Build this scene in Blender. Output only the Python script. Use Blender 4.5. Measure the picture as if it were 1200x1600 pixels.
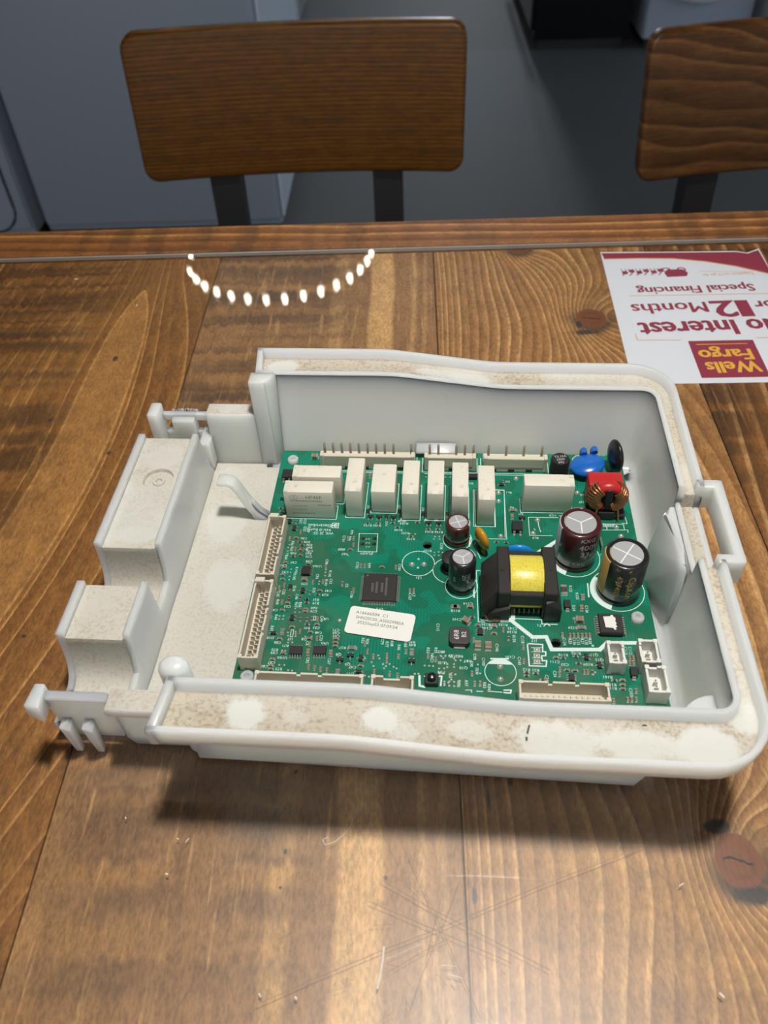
import bpy, bmesh, math, random
from mathutils import Vector, Matrix
random.seed(7)
for o in list(bpy.data.objects): bpy.data.objects.remove(o)
SC = bpy.context.scene
COL = SC.collection
PI = math.pi

# ------------------------------------------------------------------ camera
cam = bpy.data.objects.new('camera', bpy.data.cameras.new('camera'))
COL.objects.link(cam)
cam.matrix_world = Matrix(((0.9991286, 0.01487148, 0.03899857, 0.0),
                           (0.0162833, 0.72144284, -0.69228252, 0.0),
                           (-0.03843051, 0.69231429, 0.72057201, 0.260),
                           (0, 0, 0, 1)))
cam.data.sensor_fit = 'HORIZONTAL'
cam.data.sensor_width = 36.0
cam.data.lens = 38.25
cam.data.clip_start = 0.01
cam.data.clip_end = 60
cam.data.dof.use_dof = True
cam.data.dof.focus_distance = 0.325
cam.data.dof.aperture_fstop = 22.0
SC.camera = cam

# ------------------------------------------------------------------ world, lights, exposure
SC.view_settings.view_transform = 'Standard'
SC.view_settings.look = 'None'
SC.view_settings.exposure = 0.0
SC.view_settings.gamma = 1.0
SC.view_settings.use_curve_mapping = False
W = bpy.data.worlds.new('world'); SC.world = W
W.use_nodes = True
W.node_tree.nodes['Background'].inputs[0].default_value = (0.95, 0.97, 1.0, 1)
W.node_tree.nodes['Background'].inputs[1].default_value = 0.58


def area_light(name, loc, target, power, size, color, size_y=None):
    l = bpy.data.lights.new(name, 'AREA')
    l.energy = power; l.color = color
    if size_y:
        l.shape = 'RECTANGLE'; l.size = size; l.size_y = size_y
    else:
        l.shape = 'DISK'; l.size = size
    o = bpy.data.objects.new(name, l); COL.objects.link(o)
    o.location = loc
    o.rotation_euler = (Vector(target) - Vector(loc)).to_track_quat('-Z', 'Y').to_euler()
    return o


KEY = (0.072, 0.170, 0.80)          # mouth of the pendant over the table
area_light('pendant_light', KEY, (0.062, 0.160, 0), 6.6, 0.085, (1.0, 0.955, 0.88))
area_light('window_daylight', (0.34, 6.3, 1.15), (0.2, 1.5, -0.6), 24, 0.25, (0.80, 0.90, 1.0), 0.8)
area_light('side_daylight', (3.85, 2.3, 0.75), (-0.3, 2.2, 0.2), 30, 1.2, (0.58, 0.78, 1.0), 1.4)

# ------------------------------------------------------------------ node helper
class S:
    """socket wrapper with arithmetic"""
    def __init__(s, nt, sock): s.nt = nt; s.s = sock
    def _m(s, op, b=None, c=None):
        n = s.nt.nodes.new('ShaderNodeMath'); n.operation = op
        for i, x in enumerate((s, b, c)):
            if x is None: continue
            if isinstance(x, S): s.nt.links.new(x.s, n.inputs[i])
            else: n.inputs[i].default_value = x
        return S(s.nt, n.outputs[0])
    def __add__(s, b): return s._m('ADD', b)
    __radd__ = __add__
    def __sub__(s, b): return s._m('SUBTRACT', b)
    def __mul__(s, b): return s._m('MULTIPLY', b)
    __rmul__ = __mul__
    def __truediv__(s, b): return s._m('DIVIDE', b)
    def frac(s): return s._m('FRACT')
    def exp(s): return s._m('EXPONENT')
    def sqrt(s): return s._m('SQRT')
    def sin(s): return s._m('SINE')
    def abs(s): return s._m('ABSOLUTE')
    def gt(s, b): return s._m('GREATER_THAN', b)
    def mx(s, b): return s._m('MAXIMUM', b)
    def mn(s, b): return s._m('MINIMUM', b)
    def pw(s, b): return s._m('POWER', b)
    def step(s, a, b):
        n = s.nt.nodes.new('ShaderNodeMapRange'); n.interpolation_type = 'SMOOTHSTEP'
        n.inputs['From Min'].default_value = a; n.inputs['From Max'].default_value = b
        s.nt.links.new(s.s, n.inputs['Value'])
        return S(s.nt, n.outputs[0])


class Mat:
    def __init__(s, name):
        s.m = bpy.data.materials.new(name); s.m.use_nodes = True
        s.nt = s.m.node_tree; s.b = s.nt.nodes['Principled BSDF']
        s._xyz = None
    def set(s, k, v):
        i = s.b.inputs[k]
        if isinstance(v, S): s.nt.links.new(v.s, i)
        elif isinstance(v, tuple) and len(v) == 3 and i.type == 'RGBA': i.default_value = (*v, 1)
        else: i.default_value = v
        return s
    def xyz(s):
        if s._xyz is None:
            t = s.nt.nodes.new('ShaderNodeTexCoord')
            p = s.nt.nodes.new('ShaderNodeSeparateXYZ')
            s.nt.links.new(t.outputs['Object'], p.inputs[0])
            s._xyz = tuple(S(s.nt, p.outputs[i]) for i in range(3))
        return s._xyz
    def vec(s, x, y, z):
        c = s.nt.nodes.new('ShaderNodeCombineXYZ')
        for i, q in enumerate((x, y, z)):
            if isinstance(q, S): s.nt.links.new(q.s, c.inputs[i])
            else: c.inputs[i].default_value = q
        return c.outputs[0]
    def noise(s, v, scale=1.0, detail=2.0, rough=0.5):
        n = s.nt.nodes.new('ShaderNodeTexNoise')
        s.nt.links.new(v, n.inputs['Vector'])
        n.inputs['Scale'].default_value = scale; n.inputs['Detail'].default_value = detail
        n.inputs['Roughness'].default_value = rough
        return S(s.nt, n.outputs[0])
    def mix(s, f, a, b, mode='MIX'):
        n = s.nt.nodes.new('ShaderNodeMix'); n.data_type = 'RGBA'; n.blend_type = mode
        for k, q in ((0, f), (6, a), (7, b)):
            if isinstance(q, S): s.nt.links.new(q.s, n.inputs[k])
            elif isinstance(q, tuple): n.inputs[k].default_value = (*q, 1)
            else: n.inputs[k].default_value = q
        return S(s.nt, n.outputs[2])
    def bump(s, h, strength=0.2, dist=0.001):
        n = s.nt.nodes.new('ShaderNodeBump')
        n.inputs['Strength'].default_value = strength; n.inputs['Distance'].default_value = dist
        s.nt.links.new(h.s, n.inputs['Height'])
        s.nt.links.new(n.outputs[0], s.b.inputs['Normal'])
        return s


def simple(name, col, rough=0.5, metal=0.0, spec=0.5, **k):
    m = Mat(name).set('Base Color', col).set('Roughness', rough).set('Metallic', metal).set('Specular IOR Level', spec)
    for a, b in k.items(): m.set(a.replace('_', ' '), b)
    return m.m


def speckled(name, col, dirt, amount=0.5, scale=900., rough=0.5, sss=0.0, cloud=None):
    m = Mat(name); x, y, z = m.xyz(); v = m.vec(x, y, z)
    n = m.noise(v, scale, 3, 0.6); big = m.noise(v, scale * 0.07, 2)
    f = (n * 0.7 + big * 0.3).step(0.62 - amount * 0.1, 0.74) * amount
    c = m.mix(f, col, dirt)
    if cloud: c = m.mix(big.step(0.42, 0.68) * 0.6, c, cloud)
    m.set('Base Color', c).set('Roughness', rough)
    if sss:
        m.set('Subsurface Weight', sss).set('Subsurface Radius', (1.0, 0.95, 0.8)).set('Subsurface Scale', 0.004)
    return m.m


# ------------------------------------------------------------------ mesh builder (millimetres)
class MB:
    def __init__(s): s.v = []; s.f = []; s.m = []
    def add(s, vs, fs, m=0):
        k = len(s.v); s.v += [tuple(p) for p in vs]
        s.f += [tuple(i + k for i in f) for f in fs]; s.m += [m] * len(fs)
        return s
    def addbm(s, bm, m=0, T=None):
        bm.verts.index_update()
        vs = [(T @ v.co if T else v.co) for v in bm.verts]
        s.add(vs, [[v.index for v in f.verts] for f in bm.faces], m); bm.free()
        return s
    def box(s, u0, u1, v0, v1, w0, w1, bev=0.0, m=0, T=None, seg=1):
        bm = bmesh.new()
        bmesh.ops.create_cube(bm, size=1, matrix=Matrix.Translation(((u0+u1)/2, (v0+v1)/2, (w0+w1)/2)) @ Matrix.Diagonal((abs(u1-u0), abs(v1-v0), abs(w1-w0), 1)))
        if bev: bmesh.ops.bevel(bm, geom=bm.edges[:], offset=bev, segments=seg, affect='EDGES', profile=0.5)
        return s.addbm(bm, m, T)
    def prism(s, poly, axis, a0, a1, m=0, bev=0.0, T=None):
        """poly: 2D points; axis 'u': (v,w), 'v': (u,w), 'w': (u,v)"""
        def P(p, a): return {'u': (a, p[0], p[1]), 'v': (p[0], a, p[1]), 'w': (p[0], p[1], a)}[axis]
        bm = bmesh.new()
        A = [bm.verts.new(P(p, a0)) for p in poly]; B = [bm.verts.new(P(p, a1)) for p in poly]
        bm.faces.new(A); bm.faces.new(B[::-1]); n = len(poly)
        for i in range(n): bm.faces.new((A[i], B[i], B[(i+1) % n], A[(i+1) % n]))
        bmesh.ops.recalc_face_normals(bm, faces=bm.faces[:])
        if bev: bmesh.ops.bevel(bm, geom=bm.edges[:], offset=bev, segments=2, affect='EDGES', profile=0.5)
        return s.addbm(bm, m, T)
    def loft(s, rings, m=0, cap=True, mats=None):
        n = len(rings[0]); vs = [p for r in rings for p in r]; fs = []; ms = []
        for i in range(len(rings)-1):
            for j in range(n):
                fs.append((i*n+j, i*n+(j+1) % n, (i+1)*n+(j+1) % n, (i+1)*n+j)); ms.append(mats[j] if mats else m)
        if cap:
            fs.append(tuple(range(n))[::-1]); fs.append(tuple(range((len(rings)-1)*n, len(rings)*n))); ms += [m, m]
        k = len(s.v); s.v += [tuple(p) for p in vs]; s.f += [tuple(i+k for i in f) for f in fs]; s.m += ms
        return s
    def lathe(s, prof, c=(0, 0), seg=24, m=0, T=None, capends=True):
        rings = []
        for r, w in prof:
            rings.append([Vector((c[0]+r*math.cos(2*PI*i/seg), c[1]+r*math.sin(2*PI*i/seg), w)) for i in range(seg)])
        if T: rings = [[T @ p for p in r] for r in rings]
        return s.loft(rings, m, capends)
    def tube(s, pts, r, seg=8, m=0, flat=None):
        pts = [Vector(p) for p in pts]; rings = []; up = Vector((0.13, 0.27, 0.95)).normalized()
        for i, p in enumerate(pts):
            d = (pts[min(i+1, len(pts)-1)] - pts[max(i-1, 0)]).normalized()
            a = d.cross(up); a = a.normalized() if a.length > 1e-4 else Vector((1, 0, 0)); b = a.cross(d).normalized()
            rr = r[i] if isinstance(r, (list, tuple)) else r
            rings.append([p + a*rr*math.cos(2*PI*k/seg) + b*rr*math.sin(2*PI*k/seg) for k in range(seg)])
        return s.loft(rings, m)
    def ellipsoid(s, c, rad, rot=None, m=0, seg=20, rings=12):
        bm = bmesh.new()
        bmesh.ops.create_uvsphere(bm, u_segments=seg, v_segments=rings, radius=1)
        T = Matrix.Translation(c) @ (rot.to_4x4() if rot else Matrix.Identity(4)) @ Matrix.Diagonal((*rad, 1))
        return s.addbm(bm, m, T)
    def hull(s, pts, m=0, bev=0.0):
        bm = bmesh.new()
        for p in pts: bm.verts.new(p)
        r = bmesh.ops.convex_hull(bm, input=bm.verts[:])
        bmesh.ops.delete(bm, geom=[g for g in r['geom_interior'] if isinstance(g, bmesh.types.BMVert)], context='VERTS')
        bmesh.ops.dissolve_limit(bm, angle_limit=0.02, verts=bm.verts[:], edges=bm.edges[:])
        if bev: bmesh.ops.bevel(bm, geom=bm.edges[:], offset=bev, segments=2, affect='EDGES', profile=0.5)
        return s.addbm(bm, m)
    def line(s, pts, wd, z, m=0, th=0.03):
        """flat ribbon in the uv plane"""
        for a, b in zip(pts[:-1], pts[1:]):
            a = Vector(a); b = Vector(b); d = b - a
            if d.length < 1e-6: continue
            d.normalize(); n = Vector((-d.y, d.x))*wd/2; a = a - d*wd*.4; b = b + d*wd*.4
            q = [a+n, b+n, b-n, a-n]
            s.k = (getattr(s, 'k', 0)+1) % 9
            s.add([(p.x, p.y, z+0.0035*s.k) for p in q[::-1]], [(0, 1, 2, 3)], m)
        return s
    def disc(s, c, r, z, m=0, seg=24, a0=0, a1=2*PI, r0=0.0):
        if r0 <= 0 and a1-a0 > 6.28:
            s.add([(c[0]+r*math.cos(2*PI*i/seg), c[1]+r*math.sin(2*PI*i/seg), z) for i in range(seg)], [tuple(range(seg))], m)
        else:
            vs = []; fs = []
            for i in range(seg+1):
                a = a0+(a1-a0)*i/seg
                vs += [(c[0]+r0*math.cos(a), c[1]+r0*math.sin(a), z), (c[0]+r*math.cos(a), c[1]+r*math.sin(a), z)]
            for i in range(seg): fs.append((2*i, 2*i+1, 2*i+3, 2*i+2))
            s.add(vs, fs, m)
        return s
    def mesh(s, name, mats, scale=0.001, smooth=35):
        me = bpy.data.meshes.new(name)
        me.from_pydata([(p[0]*scale, p[1]*scale, p[2]*scale) for p in s.v], [], s.f)
        for mt in mats: me.materials.append(mt)
        me.polygons.foreach_set('material_index', s.m)
        if smooth:
            me.polygons.foreach_set('use_smooth', [True]*len(me.polygons))
            bm = bmesh.new(); bm.from_mesh(me)
            bmesh.ops.recalc_face_normals(bm, faces=bm.faces[:])
            bm.to_mesh(me); bm.free()
            me.set_sharp_from_angle(angle=math.radians(smooth))
        me.update()
        return me
    def obj(s, name, mats, parent=None, scale=0.001, smooth=35, label=None):
        if not isinstance(mats, (list, tuple)): mats = [mats]
        o = bpy.data.objects.new(name, s.mesh(name, mats, scale, smooth)); COL.objects.link(o)
        if parent: o.parent = parent
        if label: o['label'] = label
        return o


def inst(name, me, parent, loc=(0, 0, 0), rz=0.0, label=None):
    o = bpy.data.objects.new(name, me); COL.objects.link(o)
    o.parent = parent; o.location = [c*0.001 for c in loc]; o.rotation_euler.z = rz
    if label: o['label'] = label
    return o


def empty(name, loc, rz, label, cat, group=None):
    o = bpy.data.objects.new(name, None); COL.objects.link(o)
    o.location = loc; o.rotation_euler.z = rz; o.empty_display_size = 0.02
    o['label'] = label; o['category'] = cat
    if group: o['group'] = group
    return o


# lettering: text -> triangles (millimetres, cap height about 0.7 of the size)
TXT_CACHE = {}
def prep_text(strings, bold=0.0):
    obs = []
    for st in set(strings):
        if (st, bold) in TXT_CACHE: continue
        cu = bpy.data.curves.new('t', 'FONT'); cu.body = st; cu.size = 1.0; cu.resolution_u = 2
        cu.align_x = 'CENTER'; cu.align_y = 'CENTER'; cu.offset = bold
        ob = bpy.data.objects.new('t', cu); COL.objects.link(ob); obs.append((st, ob))
    dg = bpy.context.evaluated_depsgraph_get(); dg.update()
    for st, ob in obs:
        me = ob.evaluated_get(dg).to_mesh()
        TXT_CACHE[(st, bold)] = ([tuple(v.co) for v in me.vertices], [tuple(p.vertices) for p in me.polygons])
        ob.evaluated_get(dg).to_mesh_clear()
    for st, ob in obs:
        cu = ob.data; bpy.data.objects.remove(ob); bpy.data.curves.remove(cu)


def text(mb, st, size, T, m=0, bold=0.0, sx=1.0):
    """T maps (x, y, 0) of the text plane into the builder's space; or a function"""
    if (st, bold) not in TXT_CACHE: prep_text([st], bold)
    vs, fs = TXT_CACHE[(st, bold)]
    if callable(T): out = [T(p[0]*size*sx, p[1]*size) for p in vs]
    else: out = [T @ Vector((p[0]*size*sx, p[1]*size, 0)) for p in vs]
    mb.add(out, fs, m)


def flatT(u, v, w, deg): return Matrix.Translation((u, v, w)) @ Matrix.Rotation(math.radians(deg), 4, 'Z')

# ------------------------------------------------------------------ room shell
FLOOR = -0.76
def structure(name, mb, mats, **k):
    o = mb.obj(name, mats, None, scale=1.0, smooth=0); o['kind'] = 'structure'; return o

mf = Mat('concrete_floor'); x, y, z = mf.xyz()
nf = mf.noise(mf.vec(x, y, z), 3.0, 5, 0.6); nf2 = mf.noise(mf.vec(x, y, z), 40.0, 2)
mf.set('Base Color', mf.mix(nf*0.7+nf2*0.3, (0.100, 0.105, 0.102), (0.15, 0.15, 0.142))).set('Roughness', 0.65)
structure('floor', MB().box(-4, 4, -2.5, 7.2, FLOOR-0.1, FLOOR), [mf.m])
mw = simple('wall_paint', (0.42, 0.44, 0.45), 0.7)
mc = simple('ceiling_paint', (0.06, 0.06, 0.065), 0.8)
structure('ceiling', MB().box(-4, 4, -2.5, 7.2, 2.3, 2.4), [mc])
structure('wall_left', MB().box(-4.1, -4, -2.5, 7.2, FLOOR, 2.3), [mw])
structure('wall_right', MB().box(4, 4.1, -2.5, 1.5, FLOOR, 2.3).box(4, 4.1, 3.1, 7.2, FLOOR, 2.3).box(4, 4.1, 1.5, 3.1, FLOOR, -0.1).box(4, 4.1, 1.5, 3.1, 1.6, 2.3), [mw])
wb = MB()
wb.box(-4, -0.6, 7.1, 7.2, FLOOR, 2.3).box(2.4, 4, 7.1, 7.2, FLOOR, 2.3).box(-0.6, 2.4, 7.1, 7.2, FLOOR, 0.3).box(-0.6, 2.4, 7.1, 7.2, 1.9, 2.3)
structure('wall_back', wb, [mw])
wf = MB()
wf.box(-0.6, -0.53, 7.08, 7.18, 0.3, 1.9).box(2.33, 2.4, 7.08, 7.18, 0.3, 1.9).box(-0.53, 2.33, 7.08, 7.18, 0.3, 0.37).box(-0.53, 2.33, 7.08, 7.18, 1.83, 1.9).box(0.87, 0.93, 7.09, 7.17, 0.37, 1.83)
wf2 = MB().box(3.99, 4.08, 1.5, 1.57, -0.1, 1.6).box(3.99, 4.08, 3.03, 3.1, -0.1, 1.6).box(3.99, 4.08, 1.57, 3.03, -0.1, -0.03).box(3.99, 4.08, 1.57, 3.03, 1.53, 1.6)
structure('window_2', wf2, [simple('window_frame_white', (0.6, 0.6, 0.6), 0.5)])
structure('window_1', wf, [simple('window_frame_paint', (0.6, 0.6, 0.6), 0.5)])

# ------------------------------------------------------------------ table
def wood(name, base='straight', x0=0.0, y0=0.0, sp=0.005, s=0.05, knots=(), saw=0.6, warp=0.5, dark=(0.095, 0.042, 0.016), mid=(0.21, 0.102, 0.040),
         light=(0.40, 0.235, 0.115), seed=0.0, flecks=0.25, flame=None, sawbias=None, sat=1.12, val=1.28, specks=(), along='y', smooth_x=None, lightband=None, rough=0.55, line=0.75):
    m = Mat(name); X, Y, Z = m.xyz()
    knots = [(a*1.0115, b*1.0115, c, d, e, f) for a, b, c, d, e, f in knots]; specks = [(a*1.0115, b*1.0115, c, d) for a, b, c, d in specks]
    x, y = {'y': (X, Y), 'x': (Y, X), 'xz': (Z, X)}[along]
    lo = m.noise(m.vec(x*7.0+seed, y*2.2, Z*3+seed), 1.0, 3, 0.55) - 0.5
    if base == 'cathedral':
        d = y*-1.0 + 0.33
        near = d.mx(0.0); far = d.mn(0.0)
        side = ((x*-1.0 + x0)*40.0).mx(-1.0).mn(1.0)
        F = x + near*near*0.95 - far*far*side*1.2
        irr = m.noise(m.vec(F*38.0, 0.3, seed), 1.0, 1) - 0.5
        F = F*(1/sp) + irr*3.0 + lo*warp*1.2
    elif base == 'spread':
        F = ((x-x0).mx(0.0)+0.0004).pw(0.5)*sp + y*y0 + lo*warp*4
    else:
        F = x*(1/sp) + y*y0 + lo*warp*6
    for (kx, ky, a, b, amp, sgn) in knots:
        ex = (x-kx)/a; ey = (y-ky)/b
        F = F + (ex*ex+ey*ey+1.0).pw(-0.75)*(ex*(3.0*sgn))*amp*0.4 + ((ex*ex+ey*ey)*-0.8).exp()*amp
    if flame:
        fy = y*-1.0 + flame; half = ((fy*-30.0).exp()*-1.0+1.0)*0.0135
        fd = (x + near*near*0.95 + 0.1655).abs() - half
        fin = fd.step(0.0006, -0.0006)*fy.step(0.0, 0.001)
        fed = fd.abs().step(0.0011, 0.0002)*fy.step(-0.001, 0.001)
    t = F.frac()
    ring = t.step(0.0, line)*(S(m.nt, (t.step(0.93, 1.0)*-1.0+1.0).s))
    fid = (F - t)                                   # ring number
    rnd = m.noise(m.vec(fid*3.17+seed, 0.5, 0.5), 1.0, 0)
    fib = m.noise(m.vec(x*950, y*(28 if along == 'xz' else 330), seed), 1.0, 4, 0.8)
    mot = m.noise(m.vec(x*160, y*70, seed+3.0), 1.0, 3, 0.7)
    blot = m.noise(m.vec(x*12, y*9, seed+9.0), 1.0, 3)
    c = m.mix((ring*0.75 + rnd*0.35).mn(1.0), dark, mid)
    c = m.mix((t.step(line-0.12, line+0.06)*t.step(1.0, 0.92)*rnd.step(0.35, 0.6)), c, light)
    if flame:
        c = m.mix(fin, c, m.mix(0.35, mid, light)); c = m.mix(fed*0.8, c, light)
    if lightband:
        for (a, b, st) in lightband:
            wob = m.noise(m.vec(y*9.0, seed+a*50, 0.3), 1.0, 2)*0.010 - 0.005
            xx = x + wob
            c = m.mix(xx.step(a-0.0015, a+0.0015)*xx.step(b+0.0015, b-0.0015)*st, c, light)
    jag = m.noise(m.vec(x*330, y*14, seed+1.0), 1.0, 2, 0.6)
    sw = m.noise(m.vec(x*3.5+seed, y*88 + jag*1.1, seed), 1.0, 2, 0.5)
    swm = m.noise(m.vec(x*9, y*5, seed+5.0), 1.0, 2).step(0.34, 0.56)
    if sawbias: swm = swm.mx(y.step(sawbias[0], sawbias[1]))
    if smooth_x: swm = swm*x.step(smooth_x[0], smooth_x[1])
    c = m.mix((sw + (fib-0.5)*0.22).step(0.42, 0.60)*swm*saw, c, (dark[0]*0.42, dark[1]*0.47, dark[2]*0.60))
    flk = m.noise(m.vec(x*420, y*26, seed+2.0), 1.0, 2, 0.5).step(0.60, 0.72)
    c = m.mix(flk*flecks, c, light)
    c = m.mix((blot-0.5).abs()*1.0, c, m.mix(blot, dark, light))
    g = fib.step(0.30, 0.70)*0.62 + mot.step(0.3, 0.7)*0.30 + 0.54
    c = m.mix(1.0, c, m.mix(g*0.5, (0, 0, 0), (2, 2, 2)), 'MULTIPLY')
    for (kx, ky, a, b, amp, sgn) in knots:
        ex = (x-kx)/(a*0.46); ey = (y-ky)/(b*0.46)
        d = (ex*ex+ey*ey).sqrt() + lo*0.5 + (mot-0.5)*0.35
        halo = d.step(2.0, 1.0)*d.step(0.75, 1.05)*((y-ky)*-1.0/b).step(-0.9, 0.6)
        c = m.mix(halo*0.9*fib.step(0.2, 0.5), c, (0.035, 0.026, 0.022))
        inner = m.mix(((d*13.0).sin()*0.5+0.5)*0.6*mot.step(0.3, 0.7), (0.17, 0.068, 0.036), (0.105, 0.043, 0.025))
        crack = ((y-ky)+(mot-0.5)*0.004 + ((x-kx)*400.0).sin()*0.0006).abs().step(0.0006, 0.0002)*d.step(0.7, 0.5)
        inner = m.mix(crack, inner, (0.02, 0.012, 0.01))
        c = m.mix(d.step(1.02, 0.92), c, inner)
    for (kx, ky, a, b) in specks:
        ex = (x-kx)/a; ey = (y-ky)/b
        d = (ex*ex+ey*ey).sqrt() + (mot-0.5)*1.1 + (fib-0.5)*0.5
        c = m.mix(d.step(1.15, 0.55)*0.88, c, (0.030, 0.026, 0.028))
    hs = m.nt.nodes.new('ShaderNodeHueSaturation'); hs.inputs['Saturation'].default_value = sat; hs.inputs['Value'].default_value = val
    m.nt.links.new(c.s, hs.inputs['Color']); c = S(m.nt, hs.outputs[0])
    m.set('Base Color', c).set('Roughness', rough).set('Specular IOR Level', 0.3)
    m.bump(ring*0.5+fib*0.5, 0.25, 0.0004)
    return m.m


table = empty('wooden_table', (0, 0, 0), 0, 'dark-stained plank table with a raised wooden rim, under the white plastic tray', 'table')
XS = [-0.535, -0.398, -0.2605, -0.1235, 0.0135, 0.147, 0.284, 0.421, 0.535]
YF, YB = -0.36, 0.4835
WD = [
    wood('wood_a', sp=0.008, seed=1.0, saw=0.6), wood('wood_b', sp=0.007, seed=2.0, saw=0.6),
    wood('wood_c', 'cathedral', flame=0.446, x0=-0.168, sp=0.0078, seed=3.3, saw=0.95, sawbias=(0.30, 0.40), smooth_x=(-0.165, -0.20), warp=0.55,
         specks=[(-0.1644, 0.3703, 0.0017, 0.0030), (-0.1482, 0.2921, 0.0012, 0.0014), (-0.185, 0.318, 0.0009, 0.0012), (-0.155, 0.185, 0.0012, 0.0009)],
         dark=(0.165, 0.078, 0.031), mid=(0.235, 0.118, 0.048), light=(0.50, 0.285, 0.125), line=0.92),
    wood('wood_d', sp=0.030, seed=4.2, saw=0.95, flecks=0.5, sawbias=(0.16, 0.33), smooth_x=(-0.02, -0.06), warp=0.35, line=1.2, dark=(0.235, 0.130, 0.066), mid=(0.275, 0.156, 0.078), light=(0.52, 0.33, 0.165),
         lightband=[(-0.048, -0.0405, 0.55), (-0.0270, -0.0128, 0.95), (0.000, 0.0018, 0.8), (0.0068, 0.0080, 0.7), (-0.080, -0.0785, 0.25), (-0.095, -0.0942, 0.2)],
         specks=[(-0.042, 0.128, 0.0008, 0.0012), (-0.043, 0.101, 0.0007, 0.001), (-0.0435, 0.090, 0.0009, 0.0005), (-0.011, 0.093, 0.0008, 0.001)]),
    wood('wood_e', 'spread', x0=0.0125, sp=58.0, y0=5.0, seed=5.9, saw=0.25, warp=0.45, knots=[(0.098, 0.0984, 0.016, 0.018, 5.0, 1.0), (0.1007, 0.3988, 0.019, 0.022, 5.0, 1.0), (0.0674, 0.480, 0.014, 0.016, 3.5, 1.0)],
         dark=(0.20, 0.100, 0.043), mid=(0.36, 0.20, 0.092), light=(0.50, 0.31, 0.155), specks=[(0.0935, 0.1090, 0.0048, 0.0026), (0.1005, 0.0880, 0.0085, 0.0030), (0.1085, 0.0920, 0.0040, 0.0040), (0.0950, 0.3850, 0.0075, 0.0028), (0.0925, 0.3925, 0.0020, 0.0035), (0.0225, 0.118, 0.0008, 0.0048), (0.030, 0.124, 0.0011, 0.0018), (0.016, 0.088, 0.0008, 0.003)]),
    wood('wood_f', sp=0.010, y0=-6.0, seed=6.1, saw=0.75, warp=0.5), wood('wood_g', sp=0.007, seed=7.7), wood('wood_h', sp=0.008, seed=8.8)]
for i in range(8):
    b = MB().box(XS[i]*1000+0.25, XS[i+1]*1000-0.25, YF*1000, YB*1000, -27, -3, 0.5)
    b.obj('plank', WD[i], table)
rimm = wood('wood_rim', sp=0.011, y0=3.0, seed=11.0, saw=0.5, along='x', dark=(0.10, 0.042, 0.018), mid=(0.23, 0.105, 0.045), light=(0.38, 0.20, 0.09))
rb = MB().box(-600, 600, 486.5, 520, -34, 0.6, 1.2)
rb.obj('rim_board', rimm, table, label='back rim board along the far edge of the table')
MB().box(-600, -536, -362, 486, -34, 0.6, 1.2).obj('rim_board', WD[0], table, label='side rim board at the left end of the table')
MB().box(536, 600, -362, 486, -34, 0.6, 1.2).obj('rim_board', WD[1], table, label='side rim board at the right end of the table')
mleg = simple('black_iron', (0.012, 0.012, 0.014), 0.45)
MB().box(-535, 535, -355, 480, -40, -27).obj('underframe', mleg, table)
for sx in (-1, 1):
    for sy in (-330, 455):
        MB().box(sx*520-25, sx*520+25, sy-25, sy+25, -760, -34, 2).obj('leg', mleg, table)

# clear sheet laid into the rim
mg = Mat('clear_cover'); nt = mg.nt; nt.nodes.remove(mg.b)
out = [n for n in nt.nodes if n.type == 'OUTPUT_MATERIAL'][0]
tr = nt.nodes.new('ShaderNodeBsdfTransparent'); tr.inputs[0].default_value = (0.985, 0.985, 0.975, 1)
gl = nt.nodes.new('ShaderNodeBsdfGlossy'); gl.inputs['Roughness'].default_value = 0.03
gr = nt.nodes.new('ShaderNodeBsdfGlossy'); gr.inputs['Roughness'].default_value = 0.40
fr = nt.nodes.new('ShaderNodeFresnel'); fr.inputs[0].default_value = 1.5
m1 = nt.nodes.new('ShaderNodeMixShader'); m2 = nt.nodes.new('ShaderNodeMixShader')
gm = nt.nodes.new('ShaderNodeNewGeometry'); ix = nt.nodes.new('ShaderNodeMapRange')      # same reflectance from both sides of the thin sheet
ix.inputs['To Min'].default_value = 1.5; ix.inputs['To Max'].default_value = 1/1.5
nt.links.new(gm.outputs['Backfacing'], ix.inputs['Value']); nt.links.new(ix.outputs[0], fr.inputs[0])
nt.links.new(fr.outputs[0], m1.inputs[0]); nt.links.new(tr.outputs[0], m1.inputs[1]); nt.links.new(gl.outputs[0], m1.inputs[2])
m2.inputs[0].default_value = 0.055
nt.links.new(m1.outputs[0], m2.inputs[1]); nt.links.new(gr.outputs[0], m2.inputs[2]); nt.links.new(m2.outputs[0], out.inputs[0])
cov = empty('table_cover', (0, 0, 0), 0, 'clear glossy protective sheet covering the planks, scratched and reflecting a ring of bulbs', 'table cover')
mt_ = Mat('clear_inside'); mt_.nt.nodes.remove(mt_.b); tt = mt_.nt.nodes.new('ShaderNodeBsdfTransparent')
mt_.nt.links.new(tt.outputs[0], [n for n in mt_.nt.nodes if n.type == 'OUTPUT_MATERIAL'][0].inputs[0])
cb_ = MB().box(-534, 534, -355, 483.2, -1.9, 0.0)
cb_.m = [0 if min(cb_.v[k][2] for k in f) > -0.1 else 1 for f in cb_.f]
cb_.obj('clear_sheet', [mg.m, mt_.m], cov, smooth=0)
mscr = simple('scratch_white', (0.75, 0.70, 0.62), 0.6)
mscr2 = simple('scratch_dull', (0.30, 0.22, 0.15), 0.6)
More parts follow.
